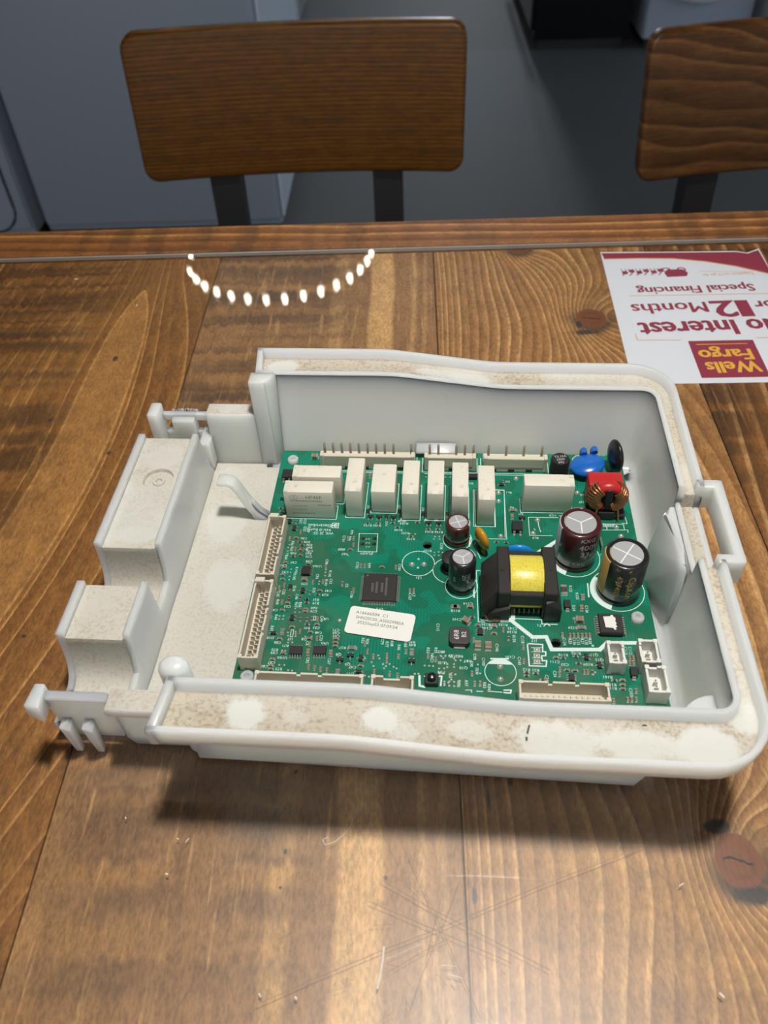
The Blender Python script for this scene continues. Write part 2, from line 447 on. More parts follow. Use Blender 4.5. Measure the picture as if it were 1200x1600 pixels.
for pts, wd in [([(-20.29, 115.33), (-22.56, 109.37), (-24.89, 106.25), (-27.64, 103.99), (-30.46, 103.17), (-31.39, 104.8), (-29.8, 105.62)], 0.1375), ([(-11.2, 73.36), (-11.51, 69.97), (-12.17, 65.81), (-12.84, 62.71)], 0.49500000000000005), ([(-10.22, 70.31), (0.04, 74.46)], 0.11000000000000001), ([(5.46, 68.73), (9.49, 68.42)], 0.165), ([(7.21, 66.43), (11.17, 65.47)], 0.22000000000000003), ([(8.24, 64.8), (9.27, 63.51)], 0.275), ([(-36.13, 60.3), (-35.74, 59.98)], 0.55), ([(-46.42, 61.03), (-45.79, 60.39)], 0.44000000000000006), ([(82.59, 62.11), (83.39, 61.18)], 0.55), ([(-98.4, 424.49), (-95.14, 422.95)], 0.55), ([(-211.35, 456.25), (-209.7, 456.17)], 0.8800000000000001), ([(-164.73, 424.72), (-164.8, 423.32)], 0.55), ([(-79.96, 94.13), (-79.32, 93.94)], 0.44000000000000006), ([(-78.46, 105.18), (-78.0, 104.97)], 0.33), ([(-74.7, 105.18), (-75.51, 103.94)], 0.22000000000000003), ([(78.18, 90.92), (79.51, 91.67)], 0.275), ([(-97.06, 112.13), (-96.75, 111.7)], 0.33)]: MB().line(pts, wd, 0.03).obj('scratch_mark', mscr, cov, smooth=0)
sc_ = MB()
for pts, wd in [([(-46.99, 58.31), (-29.43, 65.53), (-11.19, 72.68), (3.88, 78.13), (19.38, 84.09), (37.38, 91.18), (60.09, 99.3), (89.29, 110.21)], 0.16), ([(-16.26, 86.16), (3.88, 78.13), (25.66, 69.35)], 0.14), ([(-12.1, 92.18), (4.02, 83.49), (25.97, 72.72), (36.4, 67.6)], 0.16), ([(-10.17, 66.64), (0.94, 72.58), (9.47, 76.58)], 0.12), ([(-16.51, 130.83), (-9.77, 114.67), (-1.61, 95.28), (3.27, 84.03), (10.87, 66.78), (15.62, 55.69)], 0.14), ([(12.17, 93.39), (6.79, 80.45), (-0.09, 66.71), (-3.8, 57.08)], 0.1), ([(6.08, 87.72), (0.89, 70.04)], 0.1), ([(-11.75, 107.29), (-3.62, 91.44), (1.77, 85.85)], 0.1), ([(29.18, 65.26), (30.31, 64.4)], 0.09), ([(2.28, 75.3), (4.58, 74.04)], 0.09), ([(-45.98, 68.36), (-44.55, 69.43)], 0.09), ([(-39.66, 53.63), (-41.38, 57.32)], 0.09), ([(11.32, 63.36), (12.25, 61.78)], 0.09), ([(-10.38, 57.76), (-10.91, 55.99)], 0.09), ([(-50.06, 44.01), (-53.0, 45.74)], 0.09), ([(-17.32, 54.95), (-19.31, 54.61)], 0.09), ([(-69.84, 59.65), (-69.56, 61.07)], 0.09), ([(15.49, 71.45), (17.79, 68.02)], 0.09), ([(-15.43, 79.25), (-8.88, 79.58)], 0.09), ([(-4.66, 60.2), (-4.72, 57.2)], 0.09), ([(-47.24, 54.91), (-49.19, 58.39)], 0.09), ([(-62.13, 58.27), (-63.57, 61.8)], 0.09), ([(3.97, 66.38), (7.06, 63.24)], 0.09), ([(-23.57, 72.11), (-20.77, 72.99)], 0.09), ([(-22.89, 64.89), (-20.1, 64.75)], 0.09), ([(-0.73, 63.82), (-0.28, 60.8)], 0.09), ([(-48.05, 58.66), (-47.62, 61.29)], 0.09), ([(-23.79, 51.72), (-29.29, 53.04)], 0.09), ([(-25.56, 61.8), (-21.18, 63.27)], 0.09), ([(-5.43, 62.59), (-4.85, 61.58)], 0.09), ([(-29.52, 65.84), (-26.01, 68.71)], 0.09), ([(5.04, 50.3), (2.85, 49.49)], 0.09), ([(-6.77, 39.11), (-11.12, 38.21)], 0.09), ([(4.12, 56.6), (4.63, 53.82)], 0.09), ([(23.26, 47.87), (22.79, 45.06)], 0.09), ([(-0.26, 57.56), (-1.21, 56.35)], 0.09), ([(-3.11, 43.41), (-4.46, 42.94)], 0.09), ([(-4.72, 59.05), (-3.17, 57.43)], 0.09), ([(-49.73, 71.1), (-48.92, 73.04)], 0.09), ([(7.85, 56.36), (5.57, 53.65)], 0.09), ([(15.25, 70.03), (16.32, 67.0)], 0.09), ([(-34.56, 57.07), (-34.76, 58.89)], 0.09), ([(2.96, 51.44), (1.25, 50.79)], 0.09), ([(-39.65, 64.22), (-38.63, 65.4)], 0.09), ([(-0.49, 60.84), (-0.0, 58.73)], 0.09), ([(12.97, 57.12), (13.32, 56.12)], 0.09), ([(-4.57, 57.29), (-3.72, 54.63)], 0.09), ([(-69.13, 59.34), (-66.8, 62.84)], 0.09), ([(-14.86, 46.7), (-18.7, 45.8)], 0.09), ([(-50.29, 72.84), (-48.05, 73.85)], 0.09), ([(-44.12, 51.88), (-45.5, 52.4)], 0.09), ([(-27.75, 55.52), (-28.74, 56.99)], 0.09), ([(-6.15, 54.62), (-7.0, 53.23)], 0.09), ([(-45.59, 59.98), (-46.23, 62.82)], 0.09), ([(-7.03, 38.59), (-11.58, 39.14)], 0.09), ([(-44.51, 52.82), (-45.18, 53.76)], 0.09), ([(-43.58, 51.52), (-45.06, 52.26)], 0.09), ([(-10.88, 69.08), (-5.17, 67.81)], 0.09), ([(-33.76, 64.38), (-30.76, 65.2)], 0.09), ([(18.45, 56.76), (19.12, 55.09)], 0.09), ([(1.8, 73.74), (5.55, 73.56)], 0.09), ([(-41.41, 51.42), (-44.81, 53.06)], 0.09), ([(-0.9, 54.68), (-2.86, 51.33)], 0.09), ([(16.82, 50.36), (15.96, 47.97)], 0.09), ([(-38.62, 50.51), (-40.18, 52.29)], 0.09), ([(-9.33, 54.72), (-11.13, 51.61)], 0.09), ([(-52.13, 77.23), (-50.74, 77.75)], 0.09), ([(-42.4, 75.45), (-38.66, 76.37)], 0.09), ([(-34.22, 48.81), (-35.85, 50.11)], 0.09), ([(-46.1, 60.47), (-43.27, 63.23)], 0.09), ([(22.25, 67.56), (23.68, 66.25)], 0.09), ([(-36.34, 57.78), (-37.31, 60.67)], 0.09), ([(10.65, 66.43), (10.97, 65.25)], 0.09), ([(-47.42, 40.47), (-50.65, 41.02)], 0.09), ([(-8.48, 56.61), (-12.92, 54.01)], 0.09), ([(-25.89, 63.2), (-24.23, 64.43)], 0.09), ([(-37.4, 74.34), (-33.97, 75.79)], 0.09), ([(4.96, 49.69), (0.43, 48.46)], 0.09)]: sc_.line(pts, wd, 0.02)
o = sc_.obj('scratch_mark', mscr2, cov, smooth=0, label='fine crossing scratches'); o['kind'] = 'stuff'
MB().box(-534, 534, 483.2, 484.4, -1.9, 0.1).obj('sheet_edge', simple('sheet_edge_highlight', (0.34, 0.33, 0.31), 0.3), cov, label='cut edge of the clear sheet, its highlight coloured grey')  # opaque strip: the highlight along the sheet's edge is put into its grey

# ------------------------------------------------------------------ leaflet under the clear sheet
paper = simple('leaflet_paper', (0.84, 0.88, 0.97), 0.7)
maroon = simple('maroon_ink', (0.33, 0.035, 0.075), 0.6)
orange = simple('orange_ink', (0.78, 0.36, 0.10), 0.6)
yellowi = simple('yellow_ink', (0.90, 0.50, 0.06), 0.6)
fly = empty('leaflet', (0, 0, 0), 0, 'white and maroon financing leaflet lying upside down under the clear sheet at right', 'leaflet')
MB().prism([(q[0]*1.0106, q[1]*1.0106) for q in [(111.8, 337.6), (209.5, 336.8), (214.6, 471.3), (206, 466.5), (200, 469.0), (160, 470.2), (117.5, 472)]], 'w', -2.95, -2.75).obj('paper_sheet', paper, fly)
fl = MB()
zf = -2.70
top = [(117.9, 470.5), (160, 469.0), (200, 467.6), (206, 465.3), (213.6, 469.4)]
cur = [(118.6, 463.4), (140, 463.2), (160, 461.8), (178, 457.5), (195, 450.8), (213.2, 440.5)]
fl.add([(p[0], p[1], zf) for p in top] + [(p[0], p[1], zf) for p in cur[::-1]], [tuple(range(len(top)+len(cur)))], 0)
fl.line(cur, 1.0, zf+0.01, 1)
fl.add([(147.4, 341.6, zf), (182.0, 341.4, zf), (182.6, 374.2, zf), (148.2, 374.4, zf)], [(0, 1, 2, 3)], 0)
fl.line([(152, 371.0), (178.5, 370.9)], 0.6, zf+0.01, 2)
fl.line([(121.7, 382.1), (121.6, 376.3), (144.7, 375.4)], 0.45, zf, 1)
fl.line([(185, 376), (207, 376)], 0.45, zf, 1)
fl.line([(125.9, 420.8), (211.0, 419.6)], 0.45, zf, 1)
def FT(s_, cx, cy, size, m, bold=0.0, width=None, z=zf+0.01):
    prep_text([s_], bold); xs = [q[0] for q in TXT_CACHE[(s_, bold)][0]]
    for q, dx in enumerate((0, -0.3, 0.3)[:3 if size > 9 else 1]):
        text(fl, s_, size, flatT(cx+dx*size/15, cy, z+q*0.004, 181.0), m, bold, width/(size*(max(xs)-min(xs))) if width else 1.0)
FT('Wells', 165.6, 351.0, 13.5, 2, 0.012, 27.5, zf+0.02); FT('Fargo', 165.0, 361.8, 13.5, 2, 0.012, 27.5, zf+0.02)
FT('No Interest', 165.5, 387.5, 20.0, 0, 0.012, 80.0)
FT('Months', 145.8, 407.6, 15.0, 0, 0.0, 42.0); FT('2', 175.8, 406.0, 23.5, 0, 0.012, 13.0); FT('1', 187.0, 406.0, 23.5, 0, 0.012, 6.5); FT('for', 201.0, 408.5, 12.5, 0, 0.008, 15.0)
FT('Special Financing', 165.2, 426.6, 10.8, 0, 0.008, 67.5)
FT("Together we'll go far", 188.0, 442.0, 3.4, 1, 0.0, 31.0)
fl.line([(172, 446.2), (203, 443.8)], 0.3, zf, 1)
for k in range(6):                                   # coach with its team of horses
    hx = 128 + k*4.3
    fl.disc((hx, 446.6 + (k % 2)*1.6), 1.9, zf, 0, 10); fl.line([(hx, 446), (hx-1.9, 443.4)], 0.7, zf, 0)
    fl.line([(hx-1, 447), (hx-1.6, 450.6)], 0.5, zf, 0); fl.line([(hx+1.2, 447), (hx+0.9, 450.6)], 0.5, zf, 0)
fl.add([(p[0], p[1], zf) for p in [(152, 440.5), (163.5, 441.0), (165, 445), (162.5, 449), (153.5, 449), (151, 445)]], [tuple(range(6))], 0)
for hx in (153, 162): fl.disc((hx, 448.6), 2.7, zf+0.005, 0, 14, r0=1.7)
fl.v = [(q[0]*1.0106, q[1]*1.0106, q[2]) for q in fl.v]
fl.obj('printing', [maroon, orange, yellowi], fly, smooth=0, label='maroon and orange printed lettering and emblem')

# ------------------------------------------------------------------ chairs beyond the table
def chair(name, x0, y, w, rz, label, seed, zb=-0.132, h=0.146):
    t = empty(name, (x0 + w/2, y, FLOOR), rz, label, 'chair', 'wood-backed chairs at the far side of the table')
    dk, md_, lt = ((0.058, 0.020, 0.0015), (0.105, 0.040, 0.003), (0.145, 0.058, 0.006)) if seed == 21 else ((0.052, 0.022, 0.008), (0.105, 0.049, 0.019), (0.155, 0.076, 0.031))
    wd = wood('chair_wood_%d' % seed, sp=0.0042 if seed == 21 else 0.017, y0=2.0 if seed == 21 else 8.0, x0=0, seed=seed*1.7, saw=0.0, flecks=0.0, sat=1.1, val=1.15, warp=0.5 if seed == 21 else 1.1, along='xz', dark=dk, mid=md_, light=lt, rough=0.4)
    mt = simple('chair_steel_%d' % seed, (0.014, 0.012, 0.012), 0.4)
    W2 = w*500; zc = (zb - FLOOR)*1000; H = h*1000; lean = 0.20
    # back panel: rounded, gently curved board
    b = MB(); r = 16; pts = []
    for (cx, cz, a0) in ((W2-r, H-r, 0), (-W2+r, H-r, 90), (-W2+r+2, r, 180), (W2-r-2, r, 270)):
        for k in range(6):
            a = math.radians(a0+k*18); pts.append((cx+r*math.cos(a), cz+r*math.sin(a)))
    bm = bmesh.new()
    F = [bm.verts.new((p[0], 0, p[1])) for p in pts]; K = [bm.verts.new((p[0], 18, p[1])) for p in pts]
    bm.faces.new(F); bm.faces.new(K[::-1]); n = len(pts)
    for i in range(n): bm.faces.new((F[i], K[i], K[(i+1) % n], F[(i+1) % n]))
    bmesh.ops.recalc_face_normals(bm, faces=bm.faces[:])
    bmesh.ops.bevel(bm, geom=[e for e in bm.edges if abs(e.verts[0].co.y-e.verts[1].co.y) < 1], offset=4.5, segments=3, affect='EDGES', profile=0.5)
    for k in range(1, 12):
        xx = -W2 + k*2*W2/12
        bmesh.ops.bisect_plane(bm, geom=bm.verts[:]+bm.edges[:]+bm.faces[:], plane_co=(xx, 0, 0), plane_no=(1, 0, 0))
    for v in bm.verts:
        v.co.y += lean*v.co.z + 14*(1-(v.co.x/W2)**2) - 14; v.co.z += zc
    b.addbm(bm); b.obj('backrest', wd, t, smooth=40)
    px = W2*0.52
    for s_ in (-1, 1):
        MB().prism([(8, 0), (30, 0), (22, 430), (lean*H*0.9+25, zc+H*0.9), (lean*H*0.9+14, zc+H*0.9), (10, zc-10), (2, 430)], 'u', s_*px-17, s_*px+17).obj('post', mt, t)
        MB().box(s_*px-17, s_*px+17, -380, -350, 0, 430, 2).obj('leg', mt, t)
    MB().box(-W2*0.62, W2*0.62, -390, 10, 418, 436, 3).obj('seat_frame', mt, t)
    MB().box(-W2*0.95, W2*0.95, -400, 0, 436, 456, 8, seg=3).obj('seat', wd, t, smooth=40)
    return t
chair('dining_chair', -0.2955, 0.900, 0.355, math.radians(0.6), 'wood-backed chair in the middle of the view, dark metal posts, behind the table', 21, -0.131, 0.141)
chair('dining_chair', 0.240, 0.900, 0.355, math.radians(5.0), 'wood-backed chair at the right, cut off by the edge of the view, behind the table', 22, -0.1415, 0.140)

# ------------------------------------------------------------------ appliances on the showroom floor
ag = simple('appliance_grey', (0.39, 0.45, 0.54), 0.35)
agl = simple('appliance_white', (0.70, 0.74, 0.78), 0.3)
ab = simple('appliance_black', (0.008, 0.008, 0.010), 0.25)
ad = simple('appliance_gap', (0.03, 0.032, 0.036), 0.5)
def appliance(name, label, x0, x1, y0, y1, h, body, extra=None):
    t = empty(name, ((x0+x1)/2, (y0+y1)/2, FLOOR), 0, label, 'appliance')
    w = (x1-x0)*500; d = (y1-y0)*500; H = h*1000
    MB().box(-w, w, -d, d, 40, H, 8, seg=2).obj('cabinet', body, t)
    MB().box(-w+20, w-20, -d+30, d-30, 0, 42).obj('plinth', ad, t)
    if extra: extra(t, w, d, H)
    return t
def ex_left(t, w, d, H):
    MB().box(-w+4, w-4, -d-16, -d+1, 60, H-30, 9, seg=2).obj('front_panel', ag, t, label='plain front panel of a white appliance, its shade coloured blue-grey')  # shade on the white appliance's front is put into this blue-grey
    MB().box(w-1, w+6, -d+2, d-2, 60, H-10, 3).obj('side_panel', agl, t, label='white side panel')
def ex_round(t, w, d, H):
    MB().box(-w+4, w-4, -d-10, -d+1, 60, H-90, 6, seg=2).obj('front_panel', ag, t)
    b = MB(); R = 60; pts = []
    for (cx, cz, a0) in ((w-30-R, H-160-R, 0), (-w+80+R, H-160-R, 90), (-w+80+R, 60+R, 180), (w-30-R, 60+R, 270)):
        for k in range(7):
            a = math.radians(a0+k*15); pts.append((cx+R*math.cos(a), -d-11, cz+R*math.sin(a)))
    b.tube(pts+[pts[0]], 4, 6); b.obj('door_seal', ad, t)
    MB().prism([(p[0], p[2]) for p in pts], 'v', -d-14, -d-4).obj('door', ag, t)
def ex_black(t, w, d, H):
    for z0, z1 in ((70, 240), (255, 690), (705, H-20)):
        MB().box(-w-14, -w+1, -d+8, d-8, z0, z1, 4).obj('front_panel', ab, t)
    for z0 in (205, 640):
        MB().tube([(-w-14, -d+60, z0), (-w-40, -d+70, z0), (-w-40, d-70, z0), (-w-14, d-60, z0)], 8, 8).obj('handle', ad, t)
def ex_washer(t, w, d, H):
    MB().box(-w+4, w-4, -d-8, -d+1, 40, H-140, 5).obj('front_panel', ag, t)
    T = Matrix.Translation((0, -d-8, 380)) @ Matrix.Rotation(PI/2, 4, 'X')
    MB().lathe([(150, 0), (170, 22), (205, 26), (228, 14), (234, 0)], seg=40, T=T).obj('door_ring', agl, t)
    MB().lathe([(0.5, 4), (90, 6), (152, 2)], seg=32, T=T).obj('door_glass', ab, t)
appliance('left_appliance', 'white appliance behind the left chair, the shade on its front coloured grey, its right side catching daylight', -0.93, -0.325, 1.96, 2.62, 0.9, ag, ex_left)
appliance('left_appliance', 'grey appliance with a rounded door outline at the far left edge', -1.56, -0.955, 1.94, 2.60, 0.9, ag, ex_round)
appliance('white_appliance', 'pale appliance next in the row behind the left chair', -1.02, -0.40, 2.72, 3.36, 0.9, agl)
appliance('white_appliance', 'pale appliance at the far end of the left row', -1.05, -0.43, 3.46, 4.12, 0.9, agl)
appliance('black_range', 'black range beyond the gap between the two chairs', 0.455, 0.80, 3.32, 4.30, 0.9, ab, ex_black)
appliance('front_load_washer', 'grey front-loading washer above the right chair', 0.84, 1.22, 3.30, 3.95, 0.9, ag, ex_washer)
appliance('white_appliance', 'white appliance behind the right chair at the top right corner', 1.27, 1.87, 3.25, 3.95, 0.9, agl)

# ------------------------------------------------------------------ lamps (out of frame; the ring is seen in the clear sheet)
def emit(name, col, st):
    m = Mat(name); m.set('Base Color', (0, 0, 0)); m.set('Emission Color', col).set('Emission Strength', st); return m.m
lamp = empty('pendant_lamp', KEY, 0, 'black pendant lamp hanging over the table', 'lamp')
MB().lathe([(58, 2), (64, 2), (130, -4), (134, -2), (66, 60), (30, 110), (8, 118), (8, 114), (28, 106), (60, 58)], seg=36).obj('lamp_shade', mleg, lamp)
MB().tube([(0, 0, 112), (0, 0, 1500)], 3, 6).obj('cord', mleg, lamp)
ch = empty('ring_chandelier', (-0.3803, 2.1734, 0.90), 0, 'round chandelier of small candle bulbs, mirrored as an arc in the table cover', 'lamp')
rp = [(263.6*math.cos(2*PI*i/48), 263.6*math.sin(2*PI*i/48), -14) for i in range(49)]
MB().tube(rp, 6, 8).obj('hoop', mleg, ch)
for k in range(3):
    a = 2*PI*k/3+0.4
    MB().tube([(263*math.cos(a), 263*math.sin(a), -12), (0, 0, 420)], 2, 6).obj('stay', mleg, ch)
MB().tube([(0, 0, 415), (0, 0, 1400)], 4, 6).obj('cord', mleg, ch)
bulb_me = MB().lathe([(2, -10), (4.5, -6), (6, 2), (5, 10), (2.5, 17), (0.5, 20)], seg=10).mesh('bulb', [emit('bulb_glow', (1.0, 0.90, 0.72), 70.0)])
for k in range(33):
    a = math.radians(-168.6 + k*360/33)
    inst('bulb', bulb_me, ch, (263.6*math.cos(a), 263.6*math.sin(a), 0))

# ------------------------------------------------------------------ white plastic tray (local millimetres, origin at the board's back-left corner)
OX, OY, RZ = -0.06060936, 0.28046697, math.radians(-3.0)
plast = Mat('white_plastic'); x, y, z = plast.xyz(); v_ = plast.vec(x, y, z)
n1 = plast.noise(v_, 420, 3, 0.65); n2 = plast.noise(v_, 45, 3)
c = plast.mix((n1*0.6+n2*0.4).step(0.60, 0.72)*0.30, (0.70, 0.73, 0.705), (0.46, 0.39, 0.30))
plast.set('Base Color', c).set('Roughness', 0.27).set('Subsurface Weight', 1.0).set('Subsurface Radius', (1.0, 0.95, 0.82)).set('Subsurface Scale', 0.012)
plast = plast.m


def dusty(name, clean, base=(0.54, 0.495, 0.41), dirt=(0.33, 0.25, 0.165), amt=0.8, pure=(0.67, 0.68, 0.655)):
    m = Mat(name); x, y, z = m.xyz(); v = m.vec(x, y, z)
    a = m.noise(v, 800, 4, 0.7); b = m.noise(v, 60, 3, 0.6); cl = m.noise(v, 26, 2)
    c = m.mix((a*0.75+b*0.25).step(0.47, 0.64)*amt, base, dirt)
    c = m.mix(cl.step(0.45, 0.70)*0.5, c, pure)
    for (cx, cy, rx, ry, st) in clean:
        ex = (x*1000.0-cx)/rx; ey = (y*1000.0-cy)/ry
        d = (ex*ex+ey*ey).sqrt() + (b-0.5)*1.3 + (a-0.5)*0.45
        c = m.mix(d.step(1.22, 0.76)*st, c, pure)
    m.set('Base Color', c).set('Roughness', 0.6).set('Subsurface Weight', 0.35).set('Subsurface Radius', (1.0, 0.95, 0.8)).set('Subsurface Scale', 0.004)
    return m.m
dust_gut = dusty('dusty_gutter', [(17, -157, 6.2, 5.6, 0.95), (33, -157, 4, 2.2, 0.35), (58, -156.5, 5.6, 4.2, 0.9), (64, -159, 5, 3, 0.5), (84, -157, 7, 3, 0.5), (108, -157.5, 13, 6, 0.75), (133, -158, 13, 5.5, 0.8), (152, -157.5, 9, 6, 0.9), (164, -148, 5.5, 6, 0.8),
                                  (2, 14, 7, 4, 0.8), (70, 14, 10, 3, 0.6), (84, 13, 9, 3, 0.7)])
dust_top = dusty('dusty_plate', [(-46, -25, 8, 7, 0.5), (-44, -70, 9, 4, 0.6), (-23, 4, 6, 5, 0.7)], base=(0.62, 0.59, 0.52), amt=0.4)
dust_flr = dusty('dusty_floor', [(-20, -40, 8, 14, 0.6), (-12, -75, 9, 14, 0.6), (-24, -12, 6, 6, 0.4)], base=(0.60, 0.58, 0.525), amt=0.28)
PM = [plast, dust_gut, dust_top, dust_flr]
tray = empty('plastic_tray', (OX, OY, 0), RZ, 'dusty white plastic housing tray with a gutter rim, lying open on the wooden table', 'tray')


def seg(a, b, n): return [a+(b-a)*i/n for i in range(n)]
IN = []; OUT = []; RW = []
U = seg(-6.5, 46, 5)+seg(46, 104, 16)+seg(104, 140, 3)+[140, 144, 148, 152, 156]
def lerp(a, b, t): return a+(b-a)*t
def stepw(u):
    t = (u-52)/46
    if t < 0.12: t = max(0, t+0.12)**2/0.48
    elif t > 0.88: t = 1-max(0, 1.12-t)**2/0.48
    return lerp(51.5, 45.3, t)
for u in U:
    t = (u+6.5)/162.5
    IN.append((u, lerp(3.3, 3.3, t))); OUT.append((lerp(-9.8, 152.7, t), lerp(22.2, 21.6, t))); RW.append((stepw(u), 0))
for k in range(1, 8):
    a = math.radians(90-k*90/8)
    IN.append((156+5*math.cos(a), -1.7+5*math.sin(a))); OUT.append((152.7+18*math.cos(a), 3.8+17.8*math.sin(a))); RW.append((45.3, 0))
VR = [-1.7, -15, -30, -45, -54.6, -55.0, -58, -66, -76, -86, -89.6, -90.0, -100, -115, -130, -142.3]
for i, v in enumerate(VR):
    vo = 3.8 if i == 0 else (-146 if i == len(VR)-1 else v)
    notch = -89.7 < v < -54.9
    IN.append((161.2, v)); OUT.append((170.7, vo)); RW.append((45.3, 1 if notch else 0))
for k in range(1, 8):
    a = math.radians(-k*90/8)
    IN.append((156.2+5*math.cos(a), -142.3+5*math.sin(a))); OUT.append((150.7+20*math.cos(a), -146+20.6*math.sin(a))); RW.append((45.3, 0))
for u in U[::-1]:
    t = (u+6.5)/162.5
    IN.append((u, lerp(-147.5, -147.3, t))); OUT.append((lerp(-9.3, 150.7, t), lerp(-166.2, -166.6, t))); RW.append((stepw(u), 0))
rings = []
for (iu, iv), (ou, ov), (wr, nt_) in zip(IN, OUT, RW):
    I = Vector((iu, iv)); O_ = Vector((ou, ov)); d = (O_-I).normalized()
    wg = wr-4.6; wi = wr; wo = wr
    if nt_: wi = 37.0; wg = 34.5; wo = 34.6
    def pt(p, n, w): q = p+d*n; return (q.x, q.y, w)
    rings.append([pt(I, 0, wi-0.7), pt(I, 0.5, wi), pt(I, 1.7, wi), pt(I, 2.2, wi-0.7), pt(I, 2.7, wg+0.5), pt(I, 3.4, wg), pt(O_, -3.2, wg), pt(O_, -2.6, wg+0.5) if not nt_ else pt(O_, -2.6, wg+0.02),
                  pt(O_, -2.3, wo-0.6), pt(O_, -1.8, wo), pt(O_, -0.5, wo), pt(O_, 0, wo-0.7), pt(O_, -0.6, wr-7.6 if not nt_ else 30.5), pt(O_, -1.2, wr-8.2 if not nt_ else 30), pt(O_, -2.4, wr-8.2 if not nt_ else 30),
                  pt(O_, -2.9, wg-2), pt(I, 2.2, wg-2.2), pt(I, 0, wg-2.2)])
fm = [0]*18; fm[4] = 1; fm[5] = 1; fm[6] = 1
fb = MB().loft(rings, mats=fm)
# closed left ends of the gutter
fb.obj('gutter_rim', PM, tray, smooth=50)
MB().prism([(-9.8, 22.2), (-7.3, 22.2), (-5.0, 3.4), (-7.6, 3.4)], 'w', 43.5, 51.5, bev=0.5).obj('gutter_end', PM, tray)
MB().prism([(-9.3, -166.2), (-6.7, -166.2), (-4.6, -147.5), (-7.4, -147.5)], 'w', 43.5, 51.5, bev=0.5).obj('gutter_end', PM, tray)

# tub wall under the rim
rings = []
for i, ((iu, iv), (ou, ov), (wr, nt_)) in enumerate(zip(IN, OUT, RW)):
    I = Vector((iu, iv)); O_ = Vector((ou, ov)); d = (O_-I).normalized()
    side = abs(d.x)
    if iv > -70 and i > 10: pass
    front = iv < -120 and abs(d.y) > 0.3
    def pt(p, n, w): q = p+d*n; return (q.x, q.y, w)
    top = (36.0 if nt_ else wr-1)
    nb = -2.6
    ob = 1.6
    if front:
        t = (iu+6.5)/162.5; ob = lerp(0.6, 4.2, t)
    om = 1.9 if not front else max(1.9, ob+0.1)
    cf = 0.0                                       # the front right corner is chamfered underneath
    if iv < -130.5: cf = min(1.0, max(0.0, (iu-140.5)/8.0))
    elif iu > 150: cf = 0.0
    ob2 = ob; om2 = om
    if iu > 161.1: cf = min(1.0, max(0.0, (-128-iv)/14.0))
    wb = lerp(0.0, 27.0, cf); wm = lerp(3.0, 31.0, cf)
    rings.append([pt(I, 0, top), pt(I, nb*0.9, 8), pt(I, nb-0.8, 5.0), pt(I, nb-3.0, 4.0), pt(I, nb-9, 3.9), pt(I, nb-10, 1.0), pt(I, ob2-1.0, wb), pt(I, ob2, wb+0.7), pt(I, om2, wm), pt(I, 2.2, 33.0 if nt_ else wr-6)])
MB().loft(rings).obj('tub_wall', PM, tray, smooth=50)
MB().prism([(-33, -2), (-33, -141.5), (-8, -141.5), (-8, -139), (150, -139), (150, -5), (-8, -5), (-8, -2)], 'w', 0.6, 4.0, m=3).obj('tub_floor', PM, tray)

# end columns where the gutter stops and the lower blocks beside them
def topface(mb, w, m=2):
    for i, f in enumerate(mb.f):
        if min(mb.v[k][2] for k in f) > w: mb.m[i] = m
    return mb
MB().prism([(-9.8, -3.0), (-3.2, -3.0), (-2.2, -2.2), (1.4, 3.2), (1.0, 4.4), (-9.8, 4.4)], 'w', 0.5, 51.2, bev=0.7).obj('end_column', PM, tray, smooth=50, label='raised plastic column at the back left end of the gutter')
topface(MB().box(-31.8, -9.5, -2.8, 5.4, 0.5, 33, 0.7, seg=2), 32.9).obj('corner_block', PM, tray, smooth=40, label='lower block at the back left corner of the tub')
cb = MB()
cb2 = MB().lathe([(5.2, 1.0), (5.2, 5.2), (4.6, 7.2), (3.0, 8.3), (0.6, 8.6)], seg=20)
cb.add([(p[0]*0.95-6.4, p[1]*0.75-144.0, p[2]+44.5-(42 if p[2] < 1.1 else 0)) for p in cb2.v], cb2.f)
cb.obj('end_column', PM, tray, smooth=50, label='domed plastic column at the front left end of the gutter')
topface(MB().prism([(-32.6, 30.0), (-31.8, 33), (-8, 33), (-8, 28.5), (-31.5, 28.5)], 'v', -149.6, -141.6, bev=0.4), 32.9).obj('corner_block', PM, tray, smooth=40, label='dusty ledge at the front left corner of the tub')
MB().prism([(-33.5, 29.0), (-33.5, 4.5), (-31.0, 0.0), (-8, 0.0), (-8, 29.0)], 'v', -143.8, -141.4, bev=0.3).obj('tub_end_wall', PM, tray, smooth=40)


# cable cover along the left side: two raised plates with S-shaped drops between
prof = []
def drop(v0, v1, w0, w1, n=12):
    """smooth drop from (v0,w0) to (v1,w1), concave foot"""
    o = []
    for i in range(n+1):
        t = i/n; o.append((v0+(v1-v0)*(t**2.2*0.75+t*0.25), w1+(w0-w1)*(1-t)**1.9*(1-0.12*math.sin(PI*t))+0))
    return o
LOW = 8.5
def seq(lip):
    o = [(-3.0, LOW)]
    o += [(a, b) for a, b in drop(-13.4, -6.0, 30.6+lip, LOW)][::-1]
    o += drop(-77.3, -85.5, 30.6+lip, LOW)
    o += [(-94.5, LOW)] + drop(-95.8, -95.0, 30.6+lip, LOW)[::-1]
    o += drop(-119.6, -128.5, 30.6+lip, LOW)
    o += [(-141.5, LOW)]
    return o
top = seq(-2.6)
sb = MB()
for (a, b) in zip(top[:-1], top[1:]):
    pass
